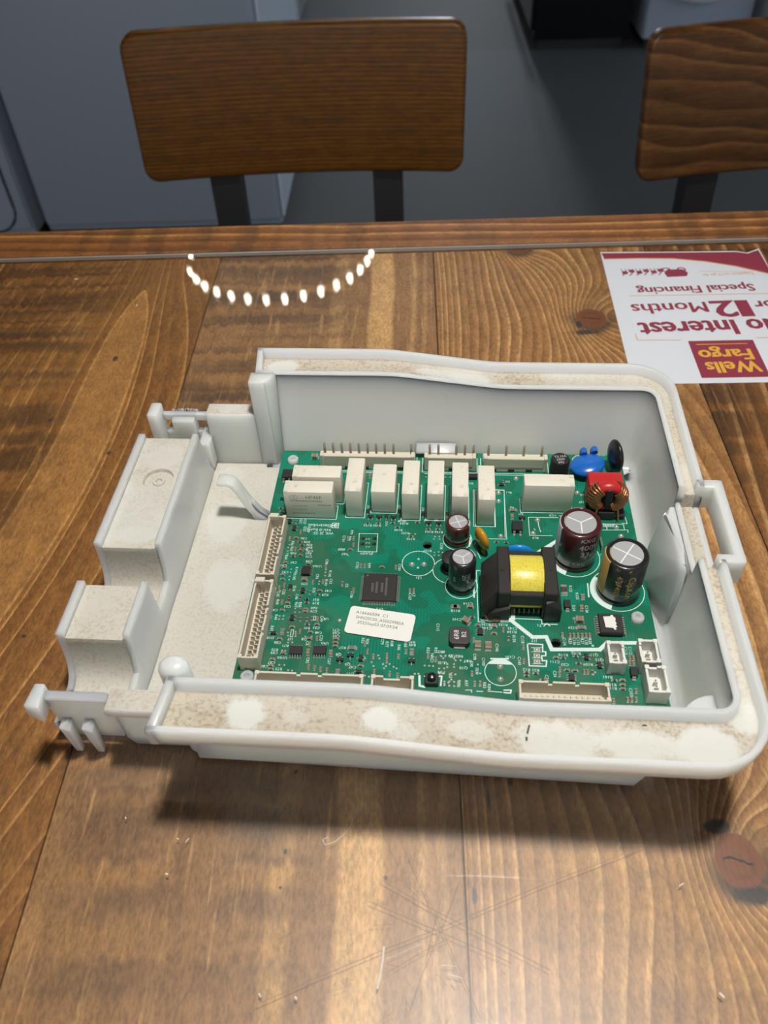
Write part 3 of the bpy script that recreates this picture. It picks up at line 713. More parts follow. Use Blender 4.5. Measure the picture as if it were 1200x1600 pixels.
def sheet(mb, prof, u0, u1, th, m=0):
    n = len(prof); vs = []
    for (v, w) in prof: vs += [(u0, v, w), (u1, v, w), (u1, v, w-th), (u0, v, w-th)]
    fs = []; ms = []
    for i in range(n-1):
        a = 4*i; b = 4*(i+1)
        if prof[i][0]-prof[i+1][0] > 40:             # long flat plate: left open here, closed below with the recess
            fs += [(a+1, b+1, b+2, a+2), (a+3, b+3, b, a)]; ms += [0, 0]
        else:
            fs += [(a, b, b+1, a+1), (a+1, b+1, b+2, a+2), (a+2, b+2, b+3, a+3), (a+3, b+3, b, a)]; ms += [m, 0, 0, 0]
    fs += [(0, 1, 2, 3), (4*n-4, 4*n-1, 4*n-2, 4*n-3)]; ms += [0, 0]
    k = len(mb.v); mb.v += vs; mb.f += [tuple(i+k for i in f) for f in fs]; mb.m += ms
sheet(sb, top, -58.2, -33.5, 2.2, m=2)
# round screw recess on the rear plate
pw = 28.0; fl_ = [q for q in zip(top[:-1], top[1:]) if q[0][0]-q[1][0] > 40][0]
bm = bmesh.new()
def bl(pts):
    vs = [bm.verts.new((p[0], p[1], pw)) for p in pts]
    return [bm.edges.new((vs[i], vs[(i+1) % len(vs)])) for i in range(len(vs))]
ring_ = [(-44.5+6.4*math.cos(2*PI*k/32), -39+6.4*math.sin(2*PI*k/32)) for k in range(32)]
ed = bl([(-58.2, fl_[0][0]), (-33.5, fl_[0][0]), (-33.5, fl_[1][0]), (-58.2, fl_[1][0])]) + bl(ring_)
bmesh.ops.triangle_fill(bm, use_beauty=True, use_dissolve=True, edges=ed)
sb.addbm(bm, 2)
sb.lathe([(6.4, pw), (6.1, pw-1.7), (2.7, pw-1.8), (2.4, pw-0.9), (1.5, pw-0.9), (1.2, pw-1.9), (0.1, pw-2.0)], c=(-44.5, -39), seg=32, m=2, capends=False)
sb.obj('cable_cover', PM, tray, smooth=45)
rib = MB()
full = seq(0.0)
n = len(full)
def wallprof(mb, prof, u0, u1, w_bottom, m=0, lean=0.0):
    vs = []
    n = len(prof)
    for (v, w) in prof:
        vs += [(u0, v, w), (u1, v, w), (u1+lean, v, w_bottom), (u0, v, w_bottom)]
    fs = []
    for i in range(n-1):
        a = 4*i; b = 4*(i+1)
        fs += [(a, b, b+1, a+1), (a+1, b+1, b+2, a+2), (a+2, b+2, b+3, a+3), (a+3, b+3, b, a)]
    fs += [(0, 1, 2, 3), (4*n-4, 4*n-1, 4*n-2, 4*n-3)]
    mb.add(vs, fs, m)
wallprof(rib, full, -59.4, -56.6, 3.0)
rib.obj('side_rib', PM, tray, smooth=40, label='raised outer rib of the cable cover')
rib = MB(); ridge = [(v, max(w, LOW+4.0)) for v, w in seq(0.6)]
wallprof(rib, ridge, -35.2, -33.0, 2.0, lean=1.6)
rib.obj('side_rib', PM, tray, smooth=40, label='inner ridge wall between cable cover and tub')

# rear clip bracket with two slots
MB().box(-58.2, -53.2, -4.2, 5.2, 3, 33.4, 1.0, seg=2).obj('clip_post', PM, tray, smooth=40)
MB().prism([(-53.4, 3), (-31, 3), (-31, 19.6), (-53.4, 19.6)], 'v', 1.6, 4.4, bev=0.3).obj('clip_wall', PM, tray, smooth=40)
MB().box(-53.4, -31, 1.8, 4.2, 25.6, 29.4, 0.4).obj('clip_bar', PM, tray, smooth=40)
MB().prism([(-1.0, 12), (-1.0, 26.8), (-0.4, 27.6), (4.6, 28.6), (4.6, 19), (2, 12)], 'u', -48.6, -38.6, bev=0.3).obj('clip_tab', PM, tray, smooth=40)
MB().box(-36.0, -31, -9, 4, 6, 21, 0.6).obj('clip_rib', PM, tray, smooth=40)
random.seed(3); b = MB()
for k in range(9):
    b.ellipsoid((-49+k*1.35+random.random(), 4.2+random.random()*0.8, 28.8+random.random()*0.9), (0.9, 0.7, 0.8), seg=6, rings=4)
o = b.obj('flash_crumbs', PM, tray, smooth=40); o['kind'] = 'stuff'
# front clip bracket with two prongs
MB().hull([(-58.6, -149.4, 33), (-57.8, -140.9, 33), (-54.2, -140.9, 33), (-53.4, -150.0, 33), (-58.6, -149.8, 27), (-53.4, -150.6, 24.5), (-57.8, -141, 26), (-54.2, -141, 24)], bev=0.6).obj('clip_post', PM, tray, smooth=40)
MB().prism([(-54.6, 31), (-33.4, 31), (-33.4, 6.5), (-50.6, 6.5), (-53.4, 12), (-54.6, 24)], 'v', -144.6, -142.0, bev=0.4).obj('clip_wall', PM, tray, smooth=40)
MB().box(-54.6, -33.0, -145.6, -142.0, 29.6, 31.2, 0.5).obj('clip_bar', PM, tray, smooth=40)
for u in (-51.6, -43.9):
    MB().hull([(u-0.4, -148.6, 18), (u+3.0, -144.5, 18), (u-0.4, -144.5, 18), (u+3.0, -148.6, 16), (u-0.1, -147.6, 0.2), (u+2.3, -147.6, 0.2), (u-0.1, -145.4, 0.2), (u+2.3, -145.4, 0.2)], bev=0.3).obj('clip_prong', PM, tray, smooth=40)

# latch loop on the right flank and pocket behind it
MB().prism([(167.8, -50.8), (176.6, -50.8), (177.2, -51.4), (177.2, -90.6), (176.6, -91.2), (167.8, -91.2), (167.8, -87.4), (173.7, -87.4), (173.7, -54.8), (167.8, -54.8)], 'w', 34.0, 45.2, bev=0.5).obj('latch_loop', PM, tray, smooth=40)
MB().hull([(160.9, -56.6, 37.4), (157.6, -57.4, 36.8), (153.2, -62, 20), (150.8, -68, 4.2), (157.6, -90.5, 4.2), (160.9, -88.4, 37.4), (158.4, -87, 36.8), (160.9, -58, 5), (160.9, -89, 5)], bev=1.2).obj('latch_pocket', PM, tray, smooth=60)
b = MB()
for i in range(1):
    q = [(161.3, -147.2)] + [(161.3-13.0*math.cos(a), -147.2+13.0*math.sin(a)) for a in [math.radians(k*9) for k in range(11)]]
    b.prism(q, 'w', 4, 31.5, bev=0.8)
b.obj('corner_boss', PM, tray, smooth=50)
# hook arm standing on the tub floor
pts = [(-20.5, 25.8), (-16.0, 25.8), (-13.6, 24.6), (-11.8, 21.5), (-9.0, 14.0), (-5.5, 7.0), (-1.5, 3.6)]
pts2 = [(-20.5, 23.8), (-16.4, 23.6), (-14.9, 22.6), (-13.4, 19.5), (-10.8, 12.0), (-8.4, 7.0), (-7.4, 3.6)]
MB().prism(pts+pts2[::-1], 'v', -38.6, -32.6, bev=0.5).prism([(-9, 3.6), (-1.0, 3.6), (-4.5, 9), (-7.5, 14)], 'v', -36.8, -34.6, bev=0.2).obj('hook_arm', PM, tray, smooth=50)
MB().prism([(5.5, 12.5), (5.5, 16.5), (3.0, 15.6), (-3.6, 13.6), (-3.6, 12.6)], 'u', 61.4, 79.4, bev=0.3).obj('snap_tab', PM, tray)
for (u, v) in ((5.6, -6.9), (147.3, -89.7), (5.8, -121.5)):
    MB().lathe([(1.9, 4), (2.4, 10.1), (2.4, 11.3), (2.0, 11.8), (1.2, 11.8), (0.9, 11.2), (0.9, 10.6)], c=(u, v), seg=18).obj('mounting_peg', PM, tray)
b = MB()
random.seed(11)
for k in range(12):
    b.line([(98.6+k*0.25, -153-k*0.25), (98.9+k*0.22, -153.5-k*0.3)], 0.5, 41.0, 0)
md = simple('dark_dirt', (0.05, 0.04, 0.035), 0.8)
for (u, v, w, L_, a) in ((101.0, -154.5, 40.95, 2.6, 75), (100.3, -157.6, 40.95, 0.9, 90), (135.0, -151.6, 40.72, 0.9, 0)):
    dd = MB(); c_, s_ = math.cos(math.radians(a)), math.sin(math.radians(a))
    dd.line([(u-c_*L_/2, v-s_*L_/2), (u, v+0.15), (u+c_*L_/2, v+s_*L_/2)], 0.55, w)
    dd.obj('dirt_mark', md, tray, smooth=0)
# ------------------------------------------------------------------ circuit board
board = empty('circuit_board', (OX, OY, 0), RZ, 'green printed circuit board populated with relays, capacitors and connectors, lying in the white tray', 'circuit board')
BT = 10.0
m = Mat('board_green'); x, y, z = m.xyz(); v = m.vec(x*1000.0, y*1000.0, 0.0)
cell = m.nt.nodes.new('ShaderNodeTexVoronoi'); cell.inputs['Scale'].default_value = 0.075; m.nt.links.new(v, cell.inputs['Vector'])
sp_ = m.nt.nodes.new('ShaderNodeSeparateColor'); m.nt.links.new(cell.outputs['Color'], sp_.inputs[0])
r1 = S(m.nt, sp_.outputs[0]); r2 = S(m.nt, sp_.outputs[1])
xm = x*1000.0; ym = y*1000.0
sA = ((xm*5.2).sin()); sB = ((ym*5.2).sin()); sC = (((xm+ym)*3.8).sin())
dirm = m.mix(r1.gt(0.45), m.mix(r1.gt(0.72), sC, sB), sA)
st = S(m.nt, dirm.s)
bw = m.nt.nodes.new('ShaderNodeRGBToBW'); m.nt.links.new(dirm.s, bw.inputs[0]); st = S(m.nt, bw.outputs[0])
has = r2.gt(0.35)
pour = m.noise(v, 0.06, 2).step(0.50, 0.53)
c = m.mix(pour, (0.008, 0.150, 0.085), (0.004, 0.205, 0.125))
c = m.mix(st.step(0.2, 0.6)*has*0.55, c, (0.004, 0.115, 0.072))
flux = m.noise(v, 0.09, 3); lefty = xm.step(66.0, 12.0)*ym.step(-30.0, -62.0)
fl2 = xm.step(60.0, 80.0)*ym.step(-92.0, -104.0)
c = m.mix((flux.step(0.35, 0.62)*(lefty.mx(fl2))*0.55), c, (0.075, 0.15, 0.085))
fine = m.noise(v, 1.6, 3, 0.7)
c = m.mix(fine.step(0.66, 0.74)*0.5, c, (0.20, 0.19, 0.10))
m.set('Base Color', c).set('Roughness', 0.32).set('Specular IOR Level', 0.4)
pcb_m = m.m
edge_m = simple('board_core', (0.30, 0.38, 0.22), 0.6)
SMD = {'sotR': [(9.7, -45.0), (12.2, -48.8), (20.4, -81.7), (18.1, -94.8), (45.8, -111.8), (126.7, -107.9), (130.9, -111.2)], 'rv': [(12.5, -45.1), (23.2, -82.3), (20.5, -91.1), (21.3, -95.2), (23.8, -95.1), (25.7, -94.7), (99.3, -100.7), (128.2, -114.0), (100.0, -18.0)], 'cv': [(15.2, -50.5), (11.2, -54.5), (14.4, -60.1), (28.0, -68.9), (23.8, -77.1), (27.7, -76.7), (35.5, -77.3), (12.7, -79.1), (10.9, -80.5), (15.6, -85.3), (19.9, -85.3), (15.5, -85.4), (19.9, -85.2), (13.1, -87.3), (27.9, -94.8), (22.0, -100.7), (28.7, -103.6), (26.5, -106.3), (27.3, -116.2), (29.5, -116.5), (31.7, -116.9), (34.0, -117.2), (48.0, -108.6), (50.3, -110.6), (55.2, -110.0), (55.3, -112.2), (59.4, -110.2), (62.0, -108.0), (46.7, -105.3), (56.7, -117.7), (59.5, -118.3), (70.1, -109.6), (72.9, -110.9), (35.5, -77.7), (40.2, -80.4), (62.1, -79.9), (63.6, -79.8), (51.1, -117.1), (35.3, -53.5), (37.7, -53.4), (38.0, -56.9), (42.0, -68.0), (43.5, -68.0), (56.0, -68.2), (97.5, -96.9), (104.5, -104.3), (104.4, -110.4), (116.9, -113.2), (116.6, -115.3), (125.4, -113.9), (126.6, -113.8), (142.0, -107.5), (143.3, -107.4), (141.7, -109.6), (143.0, -109.5), (142.3, -120.9), (139.0, -124.5), (140.4, -124.4), (141.9, -124.3), (119.0, -98.3), (121.8, -98.5), (123.2, -98.4), (124.7, -98.3), (126.2, -98.3), (127.6, -98.2), (128.9, -98.2), (85.9, -116.3), (86.8, -120.4), (88.7, -120.3), (134.2, -125.2), (111.6, -118.0), (86.6, -101.9)], 'c': [(13.7, -54.0), (16.6, -60.7), (16.8, -63.4), (11.4, -67.5), (11.3, -70.2), (11.1, -73.9), (11.5, -76.2), (20.7, -67.8), (27.0, -81.3), (15.3, -87.8), (22.7, -90.5), (22.7, -91.6), (13.8, -91.3), (27.9, -97.4), (18.7, -98.9), (14.8, -104.5), (25.9, -101.0), (25.8, -103.9), (17.1, -110.7), (13.6, -113.5), (13.4, -116.3), (13.7, -117.7), (35.8, -103.7), (35.8, -105.2), (35.9, -106.8), (46.0, -114.9), (36.9, -59.7), (50.5, -68.4), (88.2, -95.3), (94.1, -95.1), (94.3, -95.7), (94.1, -98.7), (115.9, -108.4), (119.4, -113.5), (122.2, -113.6), (138.3, -116.8), (138.1, -118.7), (137.9, -120.3)], 'cb': [(20.2, -76.1), (85.4, -86.9)], 'r': [(15.6, -56.1), (16.8, -57.9), (17.0, -59.7), (13.9, -64.0), (26.3, -83.2), (22.6, -85.9), (22.6, -85.8), (22.6, -87.3), (24.2, -97.5), (42.8, -44.9), (47.2, -44.7), (53.2, -44.2), (55.4, -46.6), (68.2, -47.3), (72.2, -47.2), (63.6, -43.6), (61.2, -51.5), (86.2, -91.7), (96.2, -53.5), (100.1, -53.7), (118.5, -108.5), (123.0, -107.6), (123.7, -110.4), (105.2, -115.0), (105.1, -116.4), (108.3, -115.3), (110.6, -117.8), (135.5, -117.0), (4.7, -37.1), (5.4, -39.1)], 'p': [(11.5, -57.7), (11.2, -59.2), (11.4, -61.2), (11.5, -62.6), (14.1, -70.7), (14.1, -72.4), (14.0, -74.5), (14.0, -76.1), (28.1, -70.5), (28.1, -71.8), (28.1, -73.5), (26.2, -76.5), (26.2, -77.9), (11.4, -81.9), (18.6, -90.2), (18.7, -91.9), (13.1, -93.9), (13.1, -95.4), (14.6, -93.8), (14.6, -95.3), (16.5, -109.5), (17.7, -109.5), (16.4, -115.7), (18.3, -115.7), (20.0, -117.8), (21.4, -117.9), (18.2, -105.9), (19.7, -105.8), (17.5, -101.4), (17.7, -102.8), (20.3, -101.0), (20.4, -101.9), (20.5, -102.9), (24.2, -103.0), (26.6, -102.9), (47.2, -111.6), (49.8, -113.1), (50.6, -114.7), (52.0, -110.1), (52.5, -111.4), (54.0, -113.7), (56.4, -113.6), (55.1, -114.5), (54.5, -115.5), (57.9, -114.7), (59.0, -115.3), (74.6, -109.2), (76.4, -109.1), (78.4, -109.7), (79.5, -110.2), (69.0, -113.7), (70.6, -113.7), (72.0, -113.8), (77.1, -112.7), (79.5, -112.6), (77.1, -114.0), (79.5, -113.9), (76.2, -120.0), (77.9, -119.9), (79.6, -120.0), (76.2, -121.5), (77.9, -121.6), (79.6, -121.7), (47.8, -118.8), (49.3, -119.2), (65.6, -117.3), (66.9, -117.2), (60.7, -50.0), (62.9, -50.0), (71.1, -59.9), (72.8, -59.5), (71.2, -61.4), (72.9, -61.3), (74.4, -59.7), (74.4, -61.3), (71.1, -51.2), (72.9, -51.1), (70.7, -52.6), (73.1, -52.5), (36.2, -62.6), (42.9, -53.5), (44.0, -53.5), (43.1, -55.6), (44.2, -55.6), (43.3, -57.7), (44.4, -57.7), (88.0, -112.4), (87.9, -114.1), (88.8, -116.1), (87.6, -114.1), (75.6, -110.3), (74.2, -114.7), (76.0, -114.6), (80.0, -111.0), (81.8, -110.9), (83.3, -111.5), (78.2, -117.0), (80.0, -116.9), (78.6, -119.1), (76.2, -120.9), (77.6, -120.4), (74.9, -109.5), (76.3, -109.4), (87.6, -116.2), (75.7, -116.7), (74.3, -116.8), (128.4, -114.8), (129.2, -113.9), (121.1, -37.7), (123.0, -37.7), (66.2, -15.9), (74.8, -15.7), (76.9, -15.6)], 'sodv': [(15.1, -79.9), (42.2, -38.2), (50.3, -40.7), (55.5, -37.8), (65.7, -39.1), (75.8, -38.6), (4.3, -31.9)], 'so8': [(20.4, -71.9)], 'rbv': [(15.3, -101.1), (38.0, -117.9), (64.1, -108.0), (128.1, -80.4)], 'sod': [(12.1, -102.1), (45.5, -117.5), (99.2, -20.1), (6.0, -41.6)], 'so10': [(21.7, -109.8), (30.5, -109.4)], 'cbv': [(26.3, -110.0), (34.7, -110.1), (127.1, -85.9), (103.0, -39.1), (41.5, -16.0)], 'sotD': [(38.3, -112.8), (41.9, -110.8), (64.2, -112.3), (107.1, -39.7)], 'rb': [(42.2, -107.4), (79.6, -87.0), (79.8, -87.1), (126.3, -94.8), (103.6, -35.2)], 'sotU': [(43.7, -41.2), (47.3, -41.3), (53.4, -41.3), (68.3, -43.9), (72.5, -44.0)], 'sot6': [(89.0, -98.4), (120.7, -116.6)], 'cbb': [(88.0, -105.2), (91.8, -105.4)], 'sodvb': [(121.8, -85.2), (142.4, -114.2)], 'rbvv': [(121.3, -77.4)], 'cbb1': [(125.8, -92.1), (15.3, -5.1)], 'c45': [(83.8, -93.8)], 'pad3': [(109.4, -105.1), (109.2, -107.7), (109.1, -110.2)], 'led': [(71.7, -120.2)], 'opto': [(104.8, -44.9)], 'via': [(97.8, -24.8), (97.7, -29.8), (98.0, -49.9), (113.5, -40.4), (111.2, -47.9), (105.7, -15.6), (131.4, -23.7), (145.4, -43.3), (146.6, -48.3), (62.3, -66.3), (67.1, -66.1), (95.9, -112.9), (95.9, -118.1)], 'sodb': [(86.8, -16.0)], 'hole': [(68.1, -55.9), (116.5, -101.8)], 'hsm': [(41.3, -53.0), (46.2, -52.9), (41.3, -56.1), (46.2, -55.9)], 'tp': [(36.2, -94.9)]}
TXT = [('R155 R152', 44.8, -45.7, 180, 1.3), ('Q18', 57.4, -42.7, 180, 1.3), ('R154', 58.0, -44.2, 180, 1.3), ('R149', 55.8, -47.9, 180, 1.3), ('R151', 58.7, -49.6, 180, 1.3), ('R150', 61.2, -52.7, 180, 1.3), ('R156 R153', 70.6, -48.5, 180, 1.3), ('R107', 68.2, -58.9, 180, 1.3), ('JFLASH', 43.7, -61.3, 180, 1.3), ('C108', 73.8, -56.3, 270, 1.25), ('D11', 50.6, -44.6, 270, 1.25), ('D5', 42.3, -34.9, 270, 1.25), ('D7', 55.5, -34.5, 270, 1.25), ('D9', 65.6, -35.6, 270, 1.25), ('C124', 33.5, -53.5, 270, 1.25), ('R95', 36.5, -49.9, 270, 1.25), ('R96', 36.0, -53.4, 270, 1.25), ('C105', 40.4, -67.7, 270, 1.25), ('R99', 45.2, -67.6, 270, 1.25), ('C100', 57.4, -68.1, 270, 1.25), ('R157', 16.0, -44.3, 270, 1.25), ('R158', 18.3, -48.8, 270, 1.25), ('Q21', 14.3, -44.3, 270, 1.25), ('Q22', 16.6, -48.6, 270, 1.25), ('R85', 32.9, -59.5, 180, 1.25), ('R87', 34.7, -61.8, 180, 1.25), ('Electrolux', 22.7, -46.4, 180, 1.9), ('94V-0 RoHS', 22.6, -48.8, 180, 1.6), ('WK 2', 26.4, -50.7, 180, 1.6), ('2 25', 22.3, -50.8, 180, 1.6), ('C86', 16.9, -53.9, 180, 1.25), ('R28', 18.5, -55.8, 180, 1.25), ('R26', 19.7, -57.4, 180, 1.25), ('R61', 19.9, -58.9, 180, 1.25), ('C70', 20.3, -60.7, 180, 1.25), ('R65', 19.9, -62.1, 180, 1.25), ('C73', 20.3, -63.7, 180, 1.25), ('R66', 13.7, -62.2, 180, 1.25), ('C97', 14.6, -67.0, 180, 1.25), ('C94', 20.8, -66.2, 180, 1.25), ('U16A', 24.3, -68.7, 180, 1.25), ('C93', 20.4, -77.9, 180, 1.25), ('C43', 30.3, -81.0, 180, 1.25), ('R29', 29.3, -83.0, 180, 1.25), ('R31', 25.9, -85.5, 180, 1.25), ('C92', 11.9, -72.2, 180, 1.25), ('C91', 10.7, -68.8, 180, 1.25), ('R85', 33.4, -59.3, 180, 1.25), ('R56', 12.6, -56.8, 270, 1.25), ('R63', 12.7, -59.8, 270, 1.25), ('R64', 11.1, -64.4, 270, 1.25), ('R143', 16.2, -71.0, 270, 1.25), ('R142', 15.9, -74.5, 270, 1.25), ('D16', 16.7, -80.4, 270, 1.25), ('C50', 12.8, -82.2, 270, 1.25), ('C42', 10.8, -83.4, 270, 1.25), ('R140', 29.9, -72.4, 270, 1.25), ('C98', 27.9, -66.2, 270, 1.25), ('C51', 30.7, -76.3, 270, 1.25), ('R141', 28.9, -77.0, 270, 1.25), ('C96', 25.0, -74.0, 270, 1.25), ('R30', 24.6, -81.0, 270, 1.25), ('C46', 18.3, -84.4, 270, 1.25), ('R39', 26.1, -87.2, 180, 1.25), ('R68', 25.8, -89.5, 180, 1.25), ('C79', 25.8, -91.0, 180, 1.25), ('C44', 10.6, -91.1, 180, 1.25), ('C52', 15.4, -89.2, 180, 1.25), ('C53', 27.8, -98.7, 180, 1.25), ('R41', 24.2, -99.0, 180, 1.25), ('C48', 28.9, -100.9, 180, 1.25), ('U8', 31.0, -94.5, 180, 1.25), ('D18', 11.2, -103.9, 180, 1.25), ('C86', 14.2, -106.0, 180, 1.25), ('U9A', 31.8, -105.5, 180, 1.25), ('R71', 17.3, -107.2, 180, 1.25), ('R70', 13.7, -109.1, 180, 1.25), ('C83', 13.7, -110.5, 180, 1.25), ('U10A', 17.0, -112.5, 180, 1.25), ('C87', 13.4, -114.7, 180, 1.25), ('R73', 16.5, -117.3, 180, 1.25), ('C81', 11.1, -116.4, 180, 1.25), ('Q8', 37.5, -110.2, 180, 1.25), ('R57', 38.6, -107.2, 180, 1.25), ('Q9', 41.2, -114.2, 180, 1.25), ('C47', 43.1, -115.4, 180, 1.25), ('D17', 42.4, -118.2, 180, 1.25), ('C71', 35.3, -99.4, 180, 1.25), ('C65', 35.5, -100.8, 180, 1.25), ('C63', 35.7, -102.3, 180, 1.25), ('D8', 23.9, -104.0, 180, 1.25), ('U7', 18.7, -104.2, 180, 1.25), ('C67', 34.3, -113.3, 270, 1.25), ('C82', 26.4, -113.2, 270, 1.25), ('R40', 11.1, -87.2, 270, 1.25), ('R67', 18.6, -88.3, 270, 1.25), ('R58', 20.1, -88.2, 270, 1.25), ('R44', 11.7, -94.4, 270, 1.25), ('C34', 9.5, -94.8, 270, 1.25), ('R47', 11.0, -99.7, 270, 1.25), ('C73', 30.1, -103.2, 270, 1.25), ('C49', 29.3, -94.5, 270, 1.25), ('C8', 25.3, -105.8, 270, 1.25), ('L51', 65.2, -73.2, 180, 1.25), ('U13', 51.0, -89.0, 180, 1.25), ('R92', 74.9, -107.4, 180, 1.25), ('R89', 78.8, -109.1, 180, 1.25), ('U12', 75.0, -112.2, 180, 1.25), ('R94', 75.1, -116.2, 180, 1.25), ('C1', 37.8, -118.2, 180, 1.25), ('C5', 37.2, -78.1, 270, 1.25), ('C106', 39.6, -82.5, 270, 1.25), ('C107', 62.2, -82.6, 270, 1.25), ('L5', 63.7, -81.8, 270, 1.25), ('R52', 70.0, -107.0, 270, 1.25), ('R53', 72.8, -106.9, 270, 1.25), ('R55', 45.8, -103.8, 270, 1.25), ('R56', 47.4, -104.2, 270, 1.25), ('C79', 53.0, -103.9, 270, 1.25), ('R77', 54.8, -105.1, 270, 1.25), ('R48', 56.6, -104.6, 270, 1.25), ('R46', 59.3, -106.2, 270, 1.25), ('R68', 61.7, -104.8, 270, 1.25), ('C115', 73.3, -96.6, 270, 1.25), ('R88', 78.2, -117.2, 270, 1.25), ('R86', 81.3, -120.3, 270, 1.25), ('NRC1', 71.5, -110.3, 270, 1.25), ('R45', 63.9, -103.7, 180, 1.25), ('R49', 64.2, -104.9, 180, 1.25), ('R118', 79.8, -88.7, 180, 1.3), ('C114', 84.6, -85.1, 180, 1.3), ('C141', 80.4, -92.7, 180, 1.3), ('T1', 110.9, -94.2, 180, 1.3), ('R133', 97.6, -94.5, 180, 1.3), ('C143', 101.0, -96.0, 180, 1.3), ('R134', 100.7, -97.6, 180, 1.3), ('J17', 108.6, -101.2, 180, 1.3), ('C101', 99.6, -108.6, 180, 1.3), ('C111', 115.4, -110.0, 180, 1.3), ('R110', 118.7, -106.9, 180, 1.3), ('R102', 123.3, -106.0, 180, 1.3), ('Q11', 129.7, -106.4, 180, 1.3), ('Q12', 131.3, -108.5, 180, 1.3), ('R109', 127.1, -110.6, 180, 1.3), ('R12', 105.2, -113.7, 180, 1.3), ('R21', 108.4, -113.8, 180, 1.3), ('R124', 123.2, -94.8, 180, 1.3), ('R81', 84.4, -111.0, 180, 1.3), ('R82', 81.4, -109.1, 180, 1.3), ('Q10', 82.9, -114.0, 180, 1.3), ('R89', 78.7, -109.0, 180, 1.3), ('R92', 74.1, -107.5, 180, 1.3), ('U12', 75.6, -112.2, 180, 1.3), ('R94', 75.0, -116.1, 180, 1.3), ('R106', 134.3, -118.6, 180, 1.3), ('R112', 134.3, -120.0, 180, 1.3), ('C33', 118.9, -111.0, 180, 1.3), ('R161', 133.3, -115.6, 180, 1.3), ('C131', 125.1, -90.4, 180, 1.3), ('R136', 91.2, -94.6, 180, 1.3), ('C144', 91.5, -96.2, 180, 1.3), ('R135', 101.3, -100.6, 270, 1.25), ('C138', 104.4, -100.9, 270, 1.25), ('C140', 102.8, -110.2, 270, 1.25), ('C146', 95.0, -104.8, 270, 1.25), ('C35', 112.1, -116.9, 270, 1.25), ('C103', 140.6, -121.4, 270, 1.25), ('C113', 141.1, -104.2, 270, 1.25), ('C112', 142.7, -104.1, 270, 1.25), ('R160', 144.8, -108.3, 270, 1.25), ('R121', 123.9, -76.5, 270, 1.25), ('R123', 126.1, -79.9, 270, 1.25), ('D24', 124.3, -85.7, 270, 1.25), ('C126', 129.1, -86.0, 270, 1.25), ('C34', 115.0, -115.1, 270, 1.25), ('C134', 119.5, -101.1, 270, 1.25), ('R25', 121.6, -100.9, 270, 1.25), ('C136', 123.1, -100.8, 270, 1.25), ('C135', 124.5, -100.8, 270, 1.25), ('R27', 126.0, -100.7, 270, 1.25), ('C130', 127.4, -100.6, 270, 1.25), ('R28', 128.8, -100.6, 270, 1.25), ('C100', 90.0, -111.1, 270, 1.25), ('C98', 86.9, -109.1, 270, 1.25), ('R90', 85.7, -112.2, 270, 1.25), ('R91', 87.6, -115.5, 270, 1.25), ('R98', 78.3, -117.2, 270, 1.25), ('R97', 83.8, -120.3, 270, 1.25), ('R83', 90.2, -120.8, 270, 1.25), ('R84', 91.8, -121.5, 270, 1.25), ('R93', 81.1, -120.8, 270, 1.25), ('L5', 133.2, -25.0, 180, 1.25), ('C127', 133.3, -29.2, 180, 1.25), ('C9', 119.5, -37.4, 180, 1.25), ('RL1', 102.2, -24.4, 180, 1.25), ('D3', 101.9, -17.6, 180, 1.25), ('L', 111.9, -45.9, 180, 1.25), ('C12', 144.4, 0.8, 180, 1.25), ('R6', 103.2, -33.4, 180, 1.25), ('U1', 106.5, -55.1, 180, 1.25), ('RL3', 112.1, -50.4, 180, 1.25), ('Q1', 106.7, -37.1, 180, 1.25), ('Q18', 56.8, -42.9, 180, 1.3), ('R8', 67.2, -42.0, 180, 1.3), ('R1', 71.2, -41.9, 180, 1.3), ('D1', 86.0, -19.2, 180, 1.3)]
